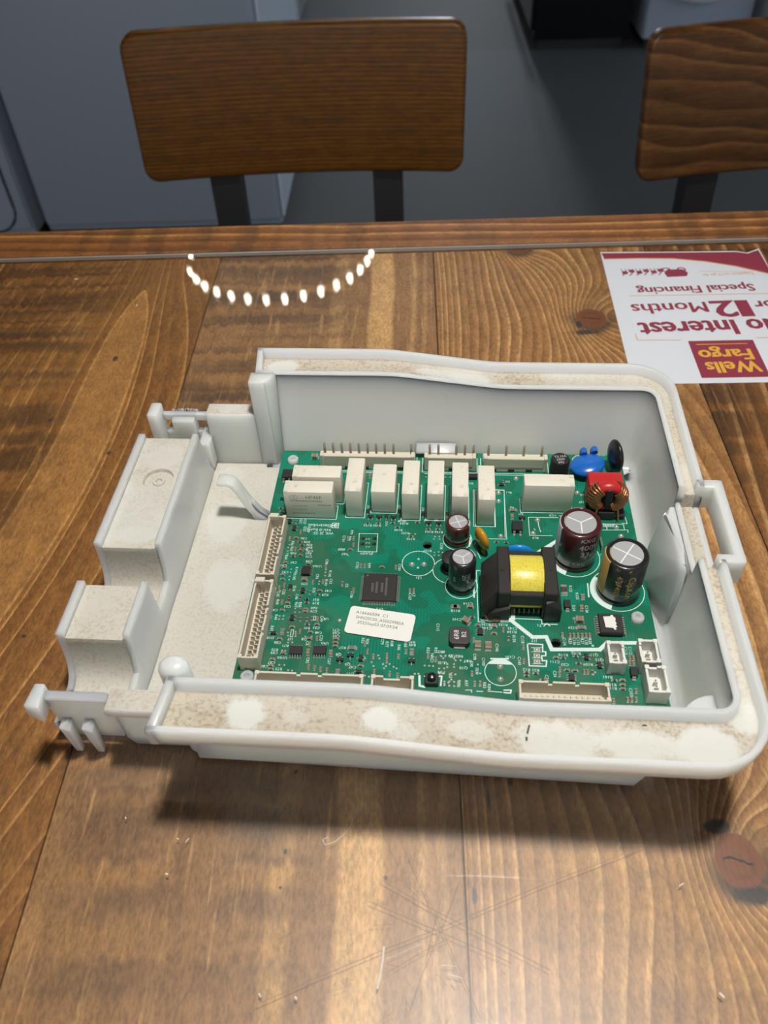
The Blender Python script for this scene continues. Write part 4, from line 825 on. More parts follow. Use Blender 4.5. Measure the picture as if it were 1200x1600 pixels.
PLY = [([(39.7, -50.4), (47.4, -50.3), (47.7, -60.3), (40.1, -60.3), (39.7, -50.4)], 0.25), ([(109.8, -39.0), (122.1, -38.8)], 0.25), ([(109.8, -39.0), (109.8, -49.1), (119.0, -49.0)], 0.25), ([(87.5, -23.1), (100.2, -23.3), (100.4, -51.5), (93.2, -51.6)], 0.25), ([(87.5, -23.1), (87.6, -42.5)], 0.25), ([(89.7, -68.6), (87.9, -68.7), (88.4, -93.6), (99.9, -93.1), (100.1, -91.6)], 0.3), ([(89.5, -69.2), (89.5, -92.8), (99.7, -92.5)], 0.2), ([(99.9, -88.4), (112.2, -88.4)], 0.25), ([(102.2, -91.5), (112.0, -91.6), (111.9, -93.6), (117.6, -93.6)], 0.35), ([(112.6, -94.5), (113.7, -93.3), (114.8, -94.4)], 0.35), ([(7.8, -48.7), (9.4, -48.8), (9.5, -81.3), (8.6, -81.2)], 0.25), ([(9.3, -62.4), (8.4, -62.4), (8.5, -67.9), (9.6, -67.8)], 0.2), ([(9.4, -76.5), (8.2, -76.5)], 0.2), ([(8.2, -93.6), (9.1, -93.8)], 0.2), ([(8.0, -97.2), (8.5, -95.3)], 0.2), ([(8.4, -100.7), (8.4, -98.3), (7.8, -98.3)], 0.2), ([(8.3, -104.6), (8.7, -102.7), (8.2, -102.7)], 0.2), ([(8.8, -117.6), (9.0, -115.3)], 0.25), ([(106.1, -102.6), (111.6, -102.8), (111.4, -105.9), (112.5, -105.9), (112.4, -107.6), (110.9, -107.7), (111.0, -109.8), (112.6, -109.7), (112.2, -112.1), (106.3, -112.1), (106.1, -102.6)], 0.5), ([(107.5, -104.3), (111.5, -104.1)], 0.2), ([(107.4, -106.1), (111.0, -106.1)], 0.2), ([(107.5, -108.7), (111.1, -108.7)], 0.2), ([(107.3, -111.3), (111.1, -111.1)], 0.2), ([(130.7, -73.7), (130.5, -80.2)], 0.5), ([(92.7, -109.7), (98.9, -109.5)], 0.6), ([(149.8, -37.8), (150.1, -41.3), (148.0, -41.1)], 0.25), ([(139.7, -45.2), (149.8, -44.8), (149.8, -46.2)], 0.25), ([(139.9, -41.7), (148.5, -41.7), (148.5, -44.9)], 0.25), ([(140.3, -41.9), (140.2, -43.4)], 0.18), ([(140.6, -41.9), (140.5, -43.4)], 0.18), ([(141.0, -41.9), (140.9, -43.4)], 0.18), ([(141.3, -41.9), (141.2, -43.4)], 0.18), ([(141.7, -41.9), (141.6, -43.3)], 0.18), ([(142.0, -41.9), (141.9, -43.3)], 0.18), ([(142.4, -41.9), (142.3, -43.3)], 0.18), ([(142.7, -41.8), (142.6, -43.3)], 0.18), ([(143.1, -41.8), (143.0, -43.3)], 0.18), ([(143.4, -41.8), (143.3, -43.3)], 0.18), ([(143.8, -41.8), (143.7, -43.3)], 0.18), ([(144.2, -41.8), (144.1, -43.3)], 0.18), ([(144.5, -41.8), (144.4, -43.3)], 0.18), ([(144.9, -41.8), (144.8, -43.2)], 0.18), ([(141.5, -43.3), (141.5, -44.9)], 0.3), ([(99.8, -50.5), (100.3, -23.0), (95.4, -22.7)], 0.25), ([(131.5, -6.1), (131.3, -2.1), (133.2, -0.0), (134.8, 0.0)], 0.3), ([(113.7, -41.4), (113.8, -43.9), (114.4, -47.0)], 0.3), ([(89.6, -62.5), (87.1, -55.2), (88.0, -53.4)], 0.25), ([(85.6, -51.2), (85.2, -55.9)], 0.6), ([(86.8, -75.7), (86.9, -82.0)], 0.6), ([(67.3, -118.1), (67.5, -122.1), (69.2, -122.4)], 0.8), ([(73.4, -117.9), (75.2, -117.9), (74.9, -121.7)], 0.6), ([(69.0, -118.1), (70.4, -118.0)], 0.4), ([(83.6, -123.1), (85.7, -123.0), (85.7, -123.9)], 0.3), ([(97.0, -122.5), (99.5, -122.4), (99.2, -123.6), (97.0, -123.5)], 0.5), ([(87.5, -123.4), (89.6, -123.4)], 0.3), ([(91.4, -123.2), (96.3, -123.4)], 0.3), ([(18.6, -103.2), (18.5, -100.1), (19.4, -100.0), (19.5, -103.2), (18.6, -103.2)], 0.2), ([(26.3, -95.3), (26.3, -93.4), (27.0, -93.4), (27.1, -95.3), (26.3, -95.3)], 0.2)]
ISO = [(122.9, -49.9), (109.8, -60.7), (102.4, -76.2), (101.3, -91.6), (100.3, -92.1), (108.1, -99.6), (113.1, -99.3), (114.7, -104.8), (131.9, -104.1), (134.9, -101.1), (146.8, -100.6)]
bm = bmesh.new()
outl = [(0, 0), (152.6, 0.8), (153.2, -131), (0.4, -131)]
def loop(pts):
    vs = [bm.verts.new((p[0], p[1], BT)) for p in pts]
    return [bm.edges.new((vs[i], vs[(i+1) % len(vs)])) for i in range(len(vs))]
ed = loop(outl)
holes = [(p[0], p[1], 1.9) for p in SMD['hole']] + [(p[0], p[1], 0.95) for p in SMD['hsm']]
holes += [(5.6, -6.9, 2.6), (147.3, -89.7, 2.6), (5.8, -121.5, 2.6)]
for (hx, hy, hr) in holes:
    ed += loop([(hx+hr*math.cos(2*PI*k/16), hy+hr*math.sin(2*PI*k/16)) for k in range(16)])
bmesh.ops.triangle_fill(bm, use_beauty=True, use_dissolve=True, edges=ed)
r = bmesh.ops.extrude_face_region(bm, geom=bm.faces[:])
for g in r['geom']:
    if isinstance(g, bmesh.types.BMVert): g.co.z -= 1.6
bmesh.ops.recalc_face_normals(bm, faces=bm.faces[:])
mbb = MB().addbm(bm); 
for i, f in enumerate(mbb.f):
    zs = [mbb.v[k][2] for k in f]
    if max(zs)-min(zs) > 0.5: mbb.m[i] = 1
mbb.obj('board_panel', [pcb_m, edge_m], board, smooth=0)
for (u, v) in ((20, -20), (20, -100), (75, -60), (130, -20), (130, -105), (75, -115)):
    MB().lathe([(3, 3.95), (2.5, 8.4)], c=(u, v), seg=12).obj('standoff', plast, tray)

silk = simple('silkscreen_white', (0.66, 0.80, 0.76), 0.5)
prep_text([t[0] for t in TXT])
sk = MB(); ZS = BT+0.03
for (s_, u, v, rot, size) in TXT:
    text(sk, s_, size*1.28, flatT(u, v, ZS, rot))
for pts, wd in PLY: sk.line(pts, wd, ZS+0.005)
sk.line(ISO, 1.55, ZS-0.01)
def rect(u0, u1, v0, v1, wd=0.25): sk.line([(u0, v0), (u1, v0), (u1, v1), (u0, v1), (u0, v0)], wd, ZS+0.007)
RELAYS = [(8.2, 28.6, -42.2, -35.3, 15.3, 'l', 'relay with grey printed lettering on its front face'), (10.5, 31.0, -33.0, -25.8, 15.3, 'l', None), (33.5, 40.5, -40.9, -20.7, 15.3, 'f', None), (44.0, 54.0, -37.9, -20.9, 12.2, 'n', 'wider and lower relay'),
          (57.1, 64.0, -41.8, -21.6, 15.3, 'f', None), (67.5, 74.3, -41.5, -21.4, 15.3, 'f', None), (77.6, 84.4, -42.7, -22.3, 15.3, 'f', None), (88.3, 95.2, -44.2, -23.9, 15.3, 'f', None), (107.2, 127.6, -35.5, -28.5, 15.3, 'r', None)]
for (a, b, c_, d, h, k, lb) in RELAYS: rect(a-0.5, b+0.6, c_-0.6, d+0.4)
rect(87.0, 96.0, -44.8, -23.2)
for (a, b) in ((18.2, 61.8), (64.4, 88.8), (90.4, 120.0)):
    sk.line([(a, -3), (a, -12.7), (b, -12.7), (b, -3)], 0.3, ZS+0.006); sk.line([(a+1.2, -13.6), (b-1.2, -13.6)], 0.3, ZS+0.006)
for (cx, cy, r_) in ((80.3, -52.3, 6.0), (82.0, -76.6, 6.4), (77.2, -69.0, 6.6), (126.7, -60.4, 10.2), (141.6, -76.4, 10.3), (64.8, -65.8, 6.6), (96.0, -115.2, 5.7)):
    sk.disc((cx, cy), r_, ZS+0.004, 0, 40, r0=r_-0.28, a0=0, a1=2*PI)
def sector(cx, cy, r_, a0, a1): sk.disc((cx, cy), r_, ZS+0.006, 0, 20, math.radians(a0), math.radians(a1), 0.0)
sector(126.7, -60.4, 10.2, 165, 245); sector(141.6, -76.4, 10.3, 140, 250)
a_ = [math.radians(q) for q in range(35, 146, 10)]
sk.add([(96+5.7*math.cos(q), -115.2+5.7*math.sin(q), ZS+0.006) for q in a_], [tuple(range(len(a_)))])
for (u, v, r_) in ((19.0, -60.0, 0.55), (8.6, -93.0, 0.55), (129.6, -102.5, 0.45), (64.8, -63.5, 0.45), (64.8, -68.0, 0.45)):
    sk.disc((u, v), r_, ZS, 0, 14, 0, 2*PI, r_*0.45)
# maker's emblem beside the lettering: rounded square with an arrow-like cut
ex, ey = (29.2, -46.3)
rect(ex-1.3, ex+1.3, ey-1.3, ey+1.3, 0.35)
sk.disc((ex+0.15, ey), 0.9, ZS+0.01, 0, 12, math.radians(50), math.radians(310), 0.4); sk.line([(ex-0.9, ey), (ex+0.9, ey)], 0.35, ZS+0.01)
o = sk.obj('silkscreen_print', silk, board, smooth=0, label='white printed lettering and outlines'); o['kind'] = 'stuff'

tin = simple('tin', (0.62, 0.60, 0.56), 0.35, 0.85)
blk = simple('black_moulding', (0.016, 0.016, 0.017), 0.55)
ceram = simple('ceramic_tan', (0.26, 0.155, 0.095), 0.5)
resm = simple('resistor_dark', (0.055, 0.040, 0.035), 0.5)
resg = simple('resistor_grey', (0.18, 0.17, 0.16), 0.45)
solder = simple('solder', (0.60, 0.58, 0.52), 0.4, 0.6)
Q = BT
def chip_me(l, w_, h, body, name, pad=0.35):
    b = MB()
    b.box(-l/2+0.28*l*0.8, l/2-0.28*l*0.8, -w_/2, w_/2, Q+0.05, Q+h, 0.06, 0)
    for s_ in (-1, 1):
        b.box(s_*l/2-s_*0.27*l*0.85, s_*l/2, -w_/2-0.02, w_/2+0.02, Q+0.03, Q+h+0.03, 0.06, 1)
        b.box(s_*(l/2-0.1), s_*(l/2+pad), -w_/2, w_/2, Q, Q+0.12, 0, 1)
    return b.mesh(name, [body, tin], smooth=0)
def legs_me(bw, bl, h, legs, name, bodym=None):
    """moulded body with gull-wing legs given as (x, y, dx, dy, width)"""
    b = MB(); b.box(-bw/2, bw/2, -bl/2, bl/2, Q+0.12, Q+h, 0.12, 0)
    for (x_, y_, dx, dy, wd) in legs:
        if dx:
            b.box(x_, x_+dx*0.5, y_-wd/2, y_+wd/2, Q+h*0.45, Q+h*0.6, 0, 1).box(x_+dx*0.4, x_+dx*0.55, y_-wd/2, y_+wd/2, Q+0.05, Q+h*0.6, 0, 1).box(x_+dx*0.4, x_+dx, y_-wd/2, y_+wd/2, Q, Q+0.22, 0, 1)
        else:
            b.box(x_-wd/2, x_+wd/2, y_, y_+dy*0.5, Q+h*0.45, Q+h*0.6, 0, 1).box(x_-wd/2, x_+wd/2, y_+dy*0.4, y_+dy*0.55, Q+0.05, Q+h*0.6, 0, 1).box(x_-wd/2, x_+wd/2, y_+dy*0.4, y_+dy, Q, Q+0.22, 0, 1)
    return b.mesh(name, [bodym or blk, tin], smooth=0)
H90 = PI/2
K = {}
K['c'] = ('chip_capacitor', chip_me(1.55, 0.85, 0.8, ceram, 'chip_capacitor'), 0)
K['cv'] = (K['c'][0], K['c'][1], H90)
K['cb'] = ('chip_capacitor', chip_me(2.1, 1.35, 1.2, ceram, 'chip_capacitor_medium'), 0)
K['cbv'] = (K['cb'][0], K['cb'][1], H90)
K['cbb'] = ('chip_capacitor', chip_me(2.9, 2.3, 1.8, ceram, 'chip_capacitor_large'), H90)
K['cbb1'] = ('chip_capacitor', K['cbb'][1], 0)
K['c45'] = ('chip_capacitor', K['cbb'][1], math.radians(-35))
K['r'] = ('chip_resistor', chip_me(1.5, 0.85, 0.5, resm, 'chip_resistor'), 0)
K['rv'] = (K['r'][0], K['r'][1], H90)
K['rb'] = ('chip_resistor', chip_me(2.9, 1.6, 0.7, resg, 'chip_resistor_large'), 0)
K['rbv'] = ('chip_resistor', chip_me(2.3, 1.5, 0.7, resg, 'chip_resistor_medium'), H90)
K['rbvv'] = ('chip_resistor', chip_me(4.6, 2.3, 0.8, resm, 'chip_resistor_power'), H90)
sot = legs_me(2.5, 1.3, 1.1, [(-0.8, -0.65, 0, -0.9, 0.45), (0.8, -0.65, 0, -0.9, 0.45), (0, 0.65, 0, 0.9, 0.45)], 'transistor')
K['sotU'] = ('transistor', sot, 0); K['sotD'] = ('transistor', sot, PI); K['sotR'] = ('transistor', sot, H90)
sod = legs_me(1.9, 1.3, 1.0, [(-0.95, 0, -0.7, 0, 0.6), (0.95, 0, 0.7, 0, 0.6)], 'diode')
K['sod'] = ('diode', sod, 0); K['sodv'] = ('diode', sod, H90)
sodb = legs_me(3.6, 2.4, 1.9, [(-1.8, 0, -1.0, 0, 1.3), (1.8, 0, 1.0, 0, 1.3)], 'diode_large')
K['sodvb'] = ('diode', sodb, H90); K['sodb'] = ('diode', sodb, 0)
K['so8'] = ('integrated_circuit', legs_me(3.3, 4.1, 1.5, [(s_*1.65, q_*1.05-1.6, s_*1.15, 0, 0.42) for s_ in (-1, 1) for q_ in range(4)], 'so8'), 0)
K['so10'] = ('integrated_circuit', legs_me(4.7, 3.6, 1.5, [(q_*0.95-1.9, s_*1.8, 0, s_*1.15, 0.4) for s_ in (-1, 1) for q_ in range(5)], 'so10'), 0)
K['sot6'] = ('integrated_circuit', legs_me(1.9, 2.8, 1.1, [(s_*0.95, q_*0.9-0.9, s_*0.75, 0, 0.4) for s_ in (-1, 1) for q_ in range(3)], 'sot6'), 0)
K['opto'] = ('optocoupler', legs_me(4.3, 5.0, 2.4, [(-1.25, -2.5, 0, -1.5, 0.9), (1.25, -2.5, 0, -1.5, 0.9), (-1.25, 2.5, 0, 1.5, 0.9), (1.25, 2.5, 0, 1.5, 0.9)], 'optocoupler'), 0)
for k, (nm, me, rz) in K.items():
    for (u, v) in SMD.get(k, []):
        dv = {'opto': -0.8, 'cbb': 0.6, 'cbb1': 0.5, 'sodvb': 0.3}.get(k, 0)
        inst(nm, me, board, (u, v+dv, 0), rz+random.uniform(-0.03, 0.03))
inst('optocoupler', K['opto'][1], board, (4.6, -17.4, 0), 0)
pd = MB()
for (u, v) in SMD['p']: pd.box(u-0.34, u+0.34, v-0.34, v+0.34, BT, BT+0.14, 0.04)
for (u, v) in SMD['pad3']: pd.box(u-1.2, u+1.2, v-0.9, v+0.9, BT, BT+0.1, 0.03)
o = pd.obj('solder_pad', solder, board, smooth=0); o['kind'] = 'stuff'
vm = MB().lathe([(1.15, BT), (1.0, BT+0.25), (0.55, BT+0.75), (0.15, BT+0.95)], seg=14).mesh('solder_joint', [solder])
for (u, v) in SMD['via']: inst('solder_joint', vm, board, (u, v, 0))
for (u, v) in SMD['pad3']: inst('solder_joint', vm, board, (u, v, -0.45))
for (u, v) in SMD['tp']: inst('solder_joint', vm, board, (u, v, -0.5))

# relays
rel = speckled('relay_case', (0.77, 0.735, 0.63), (0.38, 0.27, 0.15), 0.6, 1100., 0.42, 0.15)
relk = simple('relay_print', (0.26, 0.26, 0.23), 0.6)
for (a, b, c_, d, h, k, lb) in RELAYS:
    t = MB(); T0 = BT+h
    t.box(a, b, c_, d, BT+0.1, T0, 0.35, seg=2)
    def btn(u, v): t.lathe([(0.95, T0-0.1), (0.95, T0+0.12), (0.75, T0+0.16), (0.6, T0+0.06), (0.1, T0+0.06)], c=(u, v), seg=16)
    def tab(u, v): t.box(u-0.95, u+0.95, v-0.85, v+0.85, T0-0.5, T0+0.16, 0.12)
    if k == 'l': btn(a+5, (c_+d)/2+0.6); tab(a+1.1, c_+1.0); tab(a+1.1, d-1.0)
    if k == 'f': btn((a+b)/2+0.4, c_+6); tab(a+1.1, c_+1.2); tab(b-1.1, c_+1.2)
    if k == 'n': btn((a+b)/2, d-6)
    if k == 'r': btn(b-5, (c_+d)/2); tab(b-1.1, c_+1.2); tab(b-1.1, d-1.2)
    ro = t.obj('relay', rel, board, smooth=40, label=lb)
    if lb and 'printed' in lb:
        p = MB(); VF = c_-0.03
        def FF(x0, w0):
            return lambda x_, y_: (x0+x_, VF, w0+y_)
        text(p, 'HF46F', 2.6, FF(20.6, 22.2), sx=1.0); text(p, 'hf', 1.3, FF(12.3, 22.3))
        text(p, '5 A 250VAC', 1.2, FF(14.6, 17.2)); text(p, '5 A 30VDC', 1.2, FF(14.4, 15.0))
        ell = [(12.3+1.9*math.cos(2*PI*i/24), VF, 22.3+1.05*math.sin(2*PI*i/24)) for i in range(25)]
        for q0, q1 in zip(ell[:-1], ell[1:]):
            p.add([q0, q1, (q1[0], VF, q1[2]-0.22), (q0[0], VF, q0[2]-0.22)], [(0, 1, 2, 3)])
        for (x0, x1, w0) in ((10.8, 23.5, 19.9), (11.0, 20.5, 12.6), (22.0, 27.0, 17.6)):
            x_ = x0
            while x_ < x1:
                l_ = random.uniform(0.3, 0.9); p.add([(x_, VF, w0), (x_+l_, VF, w0), (x_+l_, VF, w0+0.55), (x_, VF, w0+0.55)], [(0, 1, 2, 3)]); x_ += l_+0.25
        p.obj('printed_marking', relk, ro, smooth=0)

# pin headers along the back edge
ivory = simple('ivory_plastic', (0.66, 0.61, 0.50), 0.5)
whitep = simple('white_connector_plastic', (0.74, 0.735, 0.70), 0.45)
pinme = MB().box(-0.55, 0.55, -0.45, 0.45, BT, 20.6, 0.12).box(-0.3, 0.3, -0.25, 0.25, 20.6, 21.3, 0.08).mesh('pin', [simple('pin_tin', (0.50, 0.45, 0.38), 0.4, 0.8)], smooth=0)
for (a, b, pins) in ((19.0, 61.0, [20.7+3.85*i for i in range(9)]+[59.4]), (65.3, 88.0, [67.6, 71.45, 79.3, 83.1, 86.9]), (91.3, 119.0, [93.5, 101.2, 108.9, 116.7])):
    t = MB()
    t.box(a, b, -11.4, -2.6, BT+0.1, BT+2.8, 0.2).box(a+0.9, b-0.9, -11.4, -9.2, BT+1.0, BT+7.6, 0.25)
    t.box(a, a+1.6, -11.6, -8.2, BT+0.1, BT+8.0, 0.25).box(b-1.6, b, -11.6, -8.2, BT+0.1, BT+8.0, 0.25)
    n = int((b-a)/7.9)
    ho = t.obj('pin_header', ivory, board)
    nt2 = MB()
    for i in range(n):
        u = a+4.5+i*7.8; nt2.box(u-1.4, u+1.4, -11.65, -11.3, BT+0.1, BT+1.5)
    nt2.obj('housing_notch', blk, ho)
    for p_ in pins: inst('pin', pinme, ho, (p_, -6.6, 0))

# open box connectors
def box_conn(u0, u1, v0, v1, h, mat, long='v', pitch=2.0, rows=2, label=None, slots=(), th=0.75, tall=None, open_side=None):
    t = MB(); T0 = BT+h
    t.box(u0, u1, v0, v1, BT+0.1, BT+1.6, 0.1)
    walls = {'l': (u0, u0+th, v0, v1), 'r': (u1-th, u1, v0, v1), 'f': (u0, u1, v0, v0+th), 'b': (u0, u1, v1-th, v1)}
    for k, (a, b, c_, d) in walls.items():
        top = T0
        cuts = [s_ for s_ in slots if s_[0] == k]
        if not cuts:
            t.box(a, b, c_, d, BT+0.1, top, 0.14)
        else:
            horiz = k in 'fb'; lo, hi = (a, b) if horiz else (c_, d); cur = lo
            for (_, s0, s1, dep) in sorted(cuts, key=lambda q: q[1]):
                s0 = lo+s0*(hi-lo); s1 = lo+s1*(hi-lo)
                for (p0, p1, tp) in ((cur, s0, top), (s0, s1, top-dep)):
                    if p1-p0 > 0.01:
                        if horiz: t.box(p0, p1, c_, d, BT+0.1, tp, 0.08)
                        else: t.box(a, b, p0, p1, BT+0.1, tp, 0.08)
                cur = s1
            if hi-cur > 0.01:
                if horiz: t.box(cur, hi, c_, d, BT+0.1, top, 0.08)
                else: t.box(a, b, cur, hi, BT+0.1, top, 0.08)
    # corner posts stand slightly proud
    for (a, c_) in ((u0, v0), (u1-1.3, v0), (u0, v1-1.3), (u1-1.3, v1-1.3)):
        t.box(a-0.12, a+1.42, c_-0.12, c_+1.42, BT+0.1, T0+0.35, 0.12)
    co = t.obj('box_connector', mat, board, label=label)
    p = MB()
    if long == 'v':
        n = int((v1-v0-4)/pitch)
        for i in range(n+1):
            v = v0+2.2+i*pitch
            for r_ in range(rows):
                u = (u0+u1)/2 + ((-0.9 if r_ == 0 else 1.0) if rows == 2 else 0.2)
                p.box(u-0.3, u+0.3, v-0.3+0.5*r_, v+0.3+0.5*r_, BT+1.5, BT+h*0.62, 0.06, 1)
                p.box(u-0.75, u+0.75, v-0.62+0.5*r_, v-0.30+0.5*r_, BT+1.5, BT+h*0.55, 0.05, 0)
    else:
        n = int((u1-u0-4)/pitch)
        for i in range(n+1):
            u = u0+2.2+i*pitch
            p.box(u-0.42, u+0.42, v0+0.9, v0+1.9, BT+1.5, BT+h*0.97, 0.12, 0)
            p.box(u-0.2, u+0.2, v0+2.0, v0+2.4, BT+1.5, BT+h*0.85, 0.06, 1)
    po = p.obj('pin_row', [mat, tin], co, smooth=0); po['kind'] = 'stuff'
    return co
sl = [('r', 0.30, 0.34, 1.6), ('r', 0.62, 0.66, 1.6), ('r', 0.42, 0.55, 0.8)]
box_conn(2.6, 9.7, -80.2, -48.8, 8.0, ivory, 'v', 2.0, 2, 'ivory box connector at the left edge, rear one', sl)
box_conn(2.9, 10.0, -118.4, -82.8, 8.0, ivory, 'v', 2.0, 2, 'ivory box connector at the left edge, front one', sl)
MB().box(3.2, 6.8, -50.6, -48.4, 17, 19.2, 0.2).box(3.2, 6.8, -84.6, -82.3, 17, 19.2, 0.2).obj('connector_key', ivory, board)
box_conn(10.3, 48.2, -130.2, -123.5, 8.0, ivory, 'u', 2.0, 1, 'long ivory connector at the front edge', [('b', 0.38, 0.42, 1.2), ('b', 0.58, 0.62, 1.2)])
box_conn(51.0, 65.6, -130.2, -123.4, 8.0, ivory, 'u', 2.0, 1, 'short ivory connector at the front edge', [('b', 0.28, 0.68, 1.8)])
box_conn(101.4, 131.6, -130.2, -123.2, 8.0, ivory, 'u', 1.9, 1, 'ivory connector with a visible pin row at the front edge', [('b', 0.33, 0.38, 1.6), ('b', 0.63, 0.68, 1.6)])
box_conn(133.1, 139.0, -114.4, -105.2, 7.0, whitep, 'v', 2.0, 1, 'small white connector', [('r', 0.25, 0.75, 0.6)], th=0.9)
box_conn(144.2, 150.6, -113.6, -104.0, 7.2, whitep, 'v', 2.0, 1, 'small ivory-white connector beside the board edge', [('l', 0.25, 0.75, 0.6)], th=0.9)
box_conn(144.8, 151.8, -125.6, -115.0, 7.4, whitep, 'v', 2.2, 1, 'squarish ivory-white connector at the front right corner', [('b', 0.2, 0.6, 0.9)], th=0.9)

# electrolytic capacitors
alu = speckled('can_aluminium', (0.50, 0.51, 0.53), (0.26, 0.26, 0.26), 0.6, 900., 0.42); alu.node_tree.nodes['Principled BSDF'].inputs['Metallic'].default_value = 0.35
goldp = simple('gold_print', (0.60, 0.36, 0.10), 0.45); whp = simple('white_print', (0.62, 0.62, 0.64), 0.5); greyst = simple('stripe_grey', (0.50, 0.51, 0.58), 0.4)
def capacitor(cx, cy, r_, h, colr, label, stripe=None, stripe_m=None, vent='x', vent_a=0, texts=(), txtm=None, band=None):
    sl_m = Mat('sleeve_' + label.split()[0]); sl_m.set('Base Color', colr).set('Roughness', 0.28).set('Coat Weight', 0.3)
    T0 = BT+h
    b = MB().lathe([(r_-0.1, BT+0.3), (r_, BT+0.8), (r_, BT+1.9), (r_-0.35, BT+2.5), (r_, BT+3.1), (r_, T0-0.9), (r_-0.3, T0-0.2), (r_-0.9, T0), (r_*0.74, T0+0.02), (r_*0.72, T0-0.25)], c=(cx, cy), seg=40)
    co = empty_part = b.obj('electrolytic_capacitor', sl_m.m, board, smooth=50, label=label)
    MB().lathe([(r_*0.74, T0-0.4), (r_*0.74, T0-0.12), (0.2, T0-0.12)], c=(cx, cy), seg=32).obj('metal_top', alu, co)
    vt = MB(); zt = T0-0.10
    angs = (0, 90, 180, 270) if vent == 'x' else (30, 150, 270)
    for a in angs:
        a = math.radians(a+vent_a)
        vt.line([(cx, cy), (cx+r_*0.66*math.cos(a), cy+r_*0.66*math.sin(a))], r_*0.05, zt)
    vt.obj('vent_score', simple('vent_light', (0.86, 0.86, 0.84), 0.4), co, smooth=0)
    def wrap(a_mid, w_mid, rot):
        cr, sr = math.cos(math.radians(rot)), math.sin(math.radians(rot))
        def f(x_, y_):
            xx = x_*cr-y_*sr; yy = x_*sr+y_*cr
            a = math.radians(a_mid)+xx/r_; w = w_mid+yy; rr = r_+0.04
            if w > T0-0.9:                      # print runs over the rolled shoulder
                e = w-(T0-0.9); rr = r_+0.04-min(e, 6)*0.75; w = T0-0.9+min(e*0.9, 0.93)
            return (cx+rr*math.cos(a), cy+rr*math.sin(a), w)
        return f
    if stripe:
        a0, a1 = stripe; s_ = MB(); n = 10; vs = []; fs = []
        pr = [(r_+0.03, BT+3.1), (r_+0.03, T0-0.88), (r_-0.27, T0-0.16), (r_*0.75, T0+0.035)]
        for i in range(n+1):
            a = math.radians(a0+(a1-a0)*i/n)
            vs += [(cx+q*math.cos(a), cy+q*math.sin(a), w) for q, w in pr]
        for i in range(n):
            for j in range(3): fs.append((4*i+j, 4*i+4+j, 4*i+5+j, 4*i+1+j))
        s_.add(vs, fs); s_.obj('polarity_stripe', stripe_m, co, smooth=60)
    if texts:
        tm = MB()
        for (s_, size, a_mid, w_off, rot, bold) in texts: text(tm, s_, size, wrap(a_mid, BT+w_off, rot), 0, bold)
        tm.obj('printed_marking', txtm, co, smooth=0)
    return co
capacitor(80.3, -52.2, 5.0, 10.6, (0.075, 0.018, 0.014), 'brown small electrolytic capacitor', stripe=(-25, 15), stripe_m=greyst, vent='x', vent_a=20)
capacitor(82.0, -76.6, 5.15, 17.4, (0.014, 0.014, 0.017), 'black slim electrolytic capacitor with white lettering', stripe=(5, 55), stripe_m=greyst, vent='y', vent_a=10,
          texts=[('1000\u00b5F', 2.0, -62, 10.0, -90, 0), ('25V', 2.2, -82, 11.0, -90, 0), ('105\u00b0C', 1.9, -45, 6.5, -90, 0), ('SMD', 1.4, -125, 9, -90, 0)], txtm=whp)
capacitor(126.7, -60.4, 8.1, 20.6, (0.060, 0.014, 0.015), 'brown large electrolytic capacitor with 400V lettering', stripe=(150, 205), stripe_m=greyst, vent='y', vent_a=0,
          texts=[('KXG', 2.9, -72, 18.2, -4, 0.01), ('400V', 3.9, -66, 14.2, -4, 0), ('33\u00b5F', 3.8, -62, 10.3, -4, 0), ('KXG', 2.4, -88, 5.0, -4, 0), ('KXG', 2.4, 95, 20.4, 180, 0)], txtm=whp)
capacitor(141.7, -76.4, 8.1, 21.6, (0.016, 0.015, 0.015), 'black large electrolytic capacitor with gold lettering', stripe=(155, 215), stripe_m=goldp, vent='x', vent_a=-33,
          texts=[('CapXon', 3.7, -78, 11.0, -90, 0.005), ('47\u00b5F400V', 3.0, -110, 11.0, -90, 0.005), ('Z88', 2.0, 70, 20.9, 180, 0), ('40', 2.0, -120, 20.4, -60, 0), ('8', 2.0, -88, 20.4, -20, 0)], txtm=goldp)
MB().lathe([(3.8, BT), (3.8, BT+1.5), (2.6, BT+2.0), (2.6, BT+5.4), (3.8, BT+6.0), (3.8, BT+7.4), (3.2, BT+7.7), (0.3, BT+7.7)], c=(77.9, -68.2), seg=28).obj('drum_inductor', blk, board, smooth=50)
f = MB().lathe([(4.1, BT+0.5), (4.1, BT+11.6), (3.7, BT+12.2), (0.3, BT+12.2)], c=(123.6, -15.6), seg=30)
fo = f.obj('round_fuse', simple('fuse_black', (0.012, 0.012, 0.013), 0.45), board, smooth=50)
p = MB()
for i, s_ in enumerate(('T3.15A', '250V', '392')): text(p, s_, 1.75, flatT(123.6, -14.2-i*1.9, BT+12.24, 8))
p.obj('printed_marking', whp, fo, smooth=0)

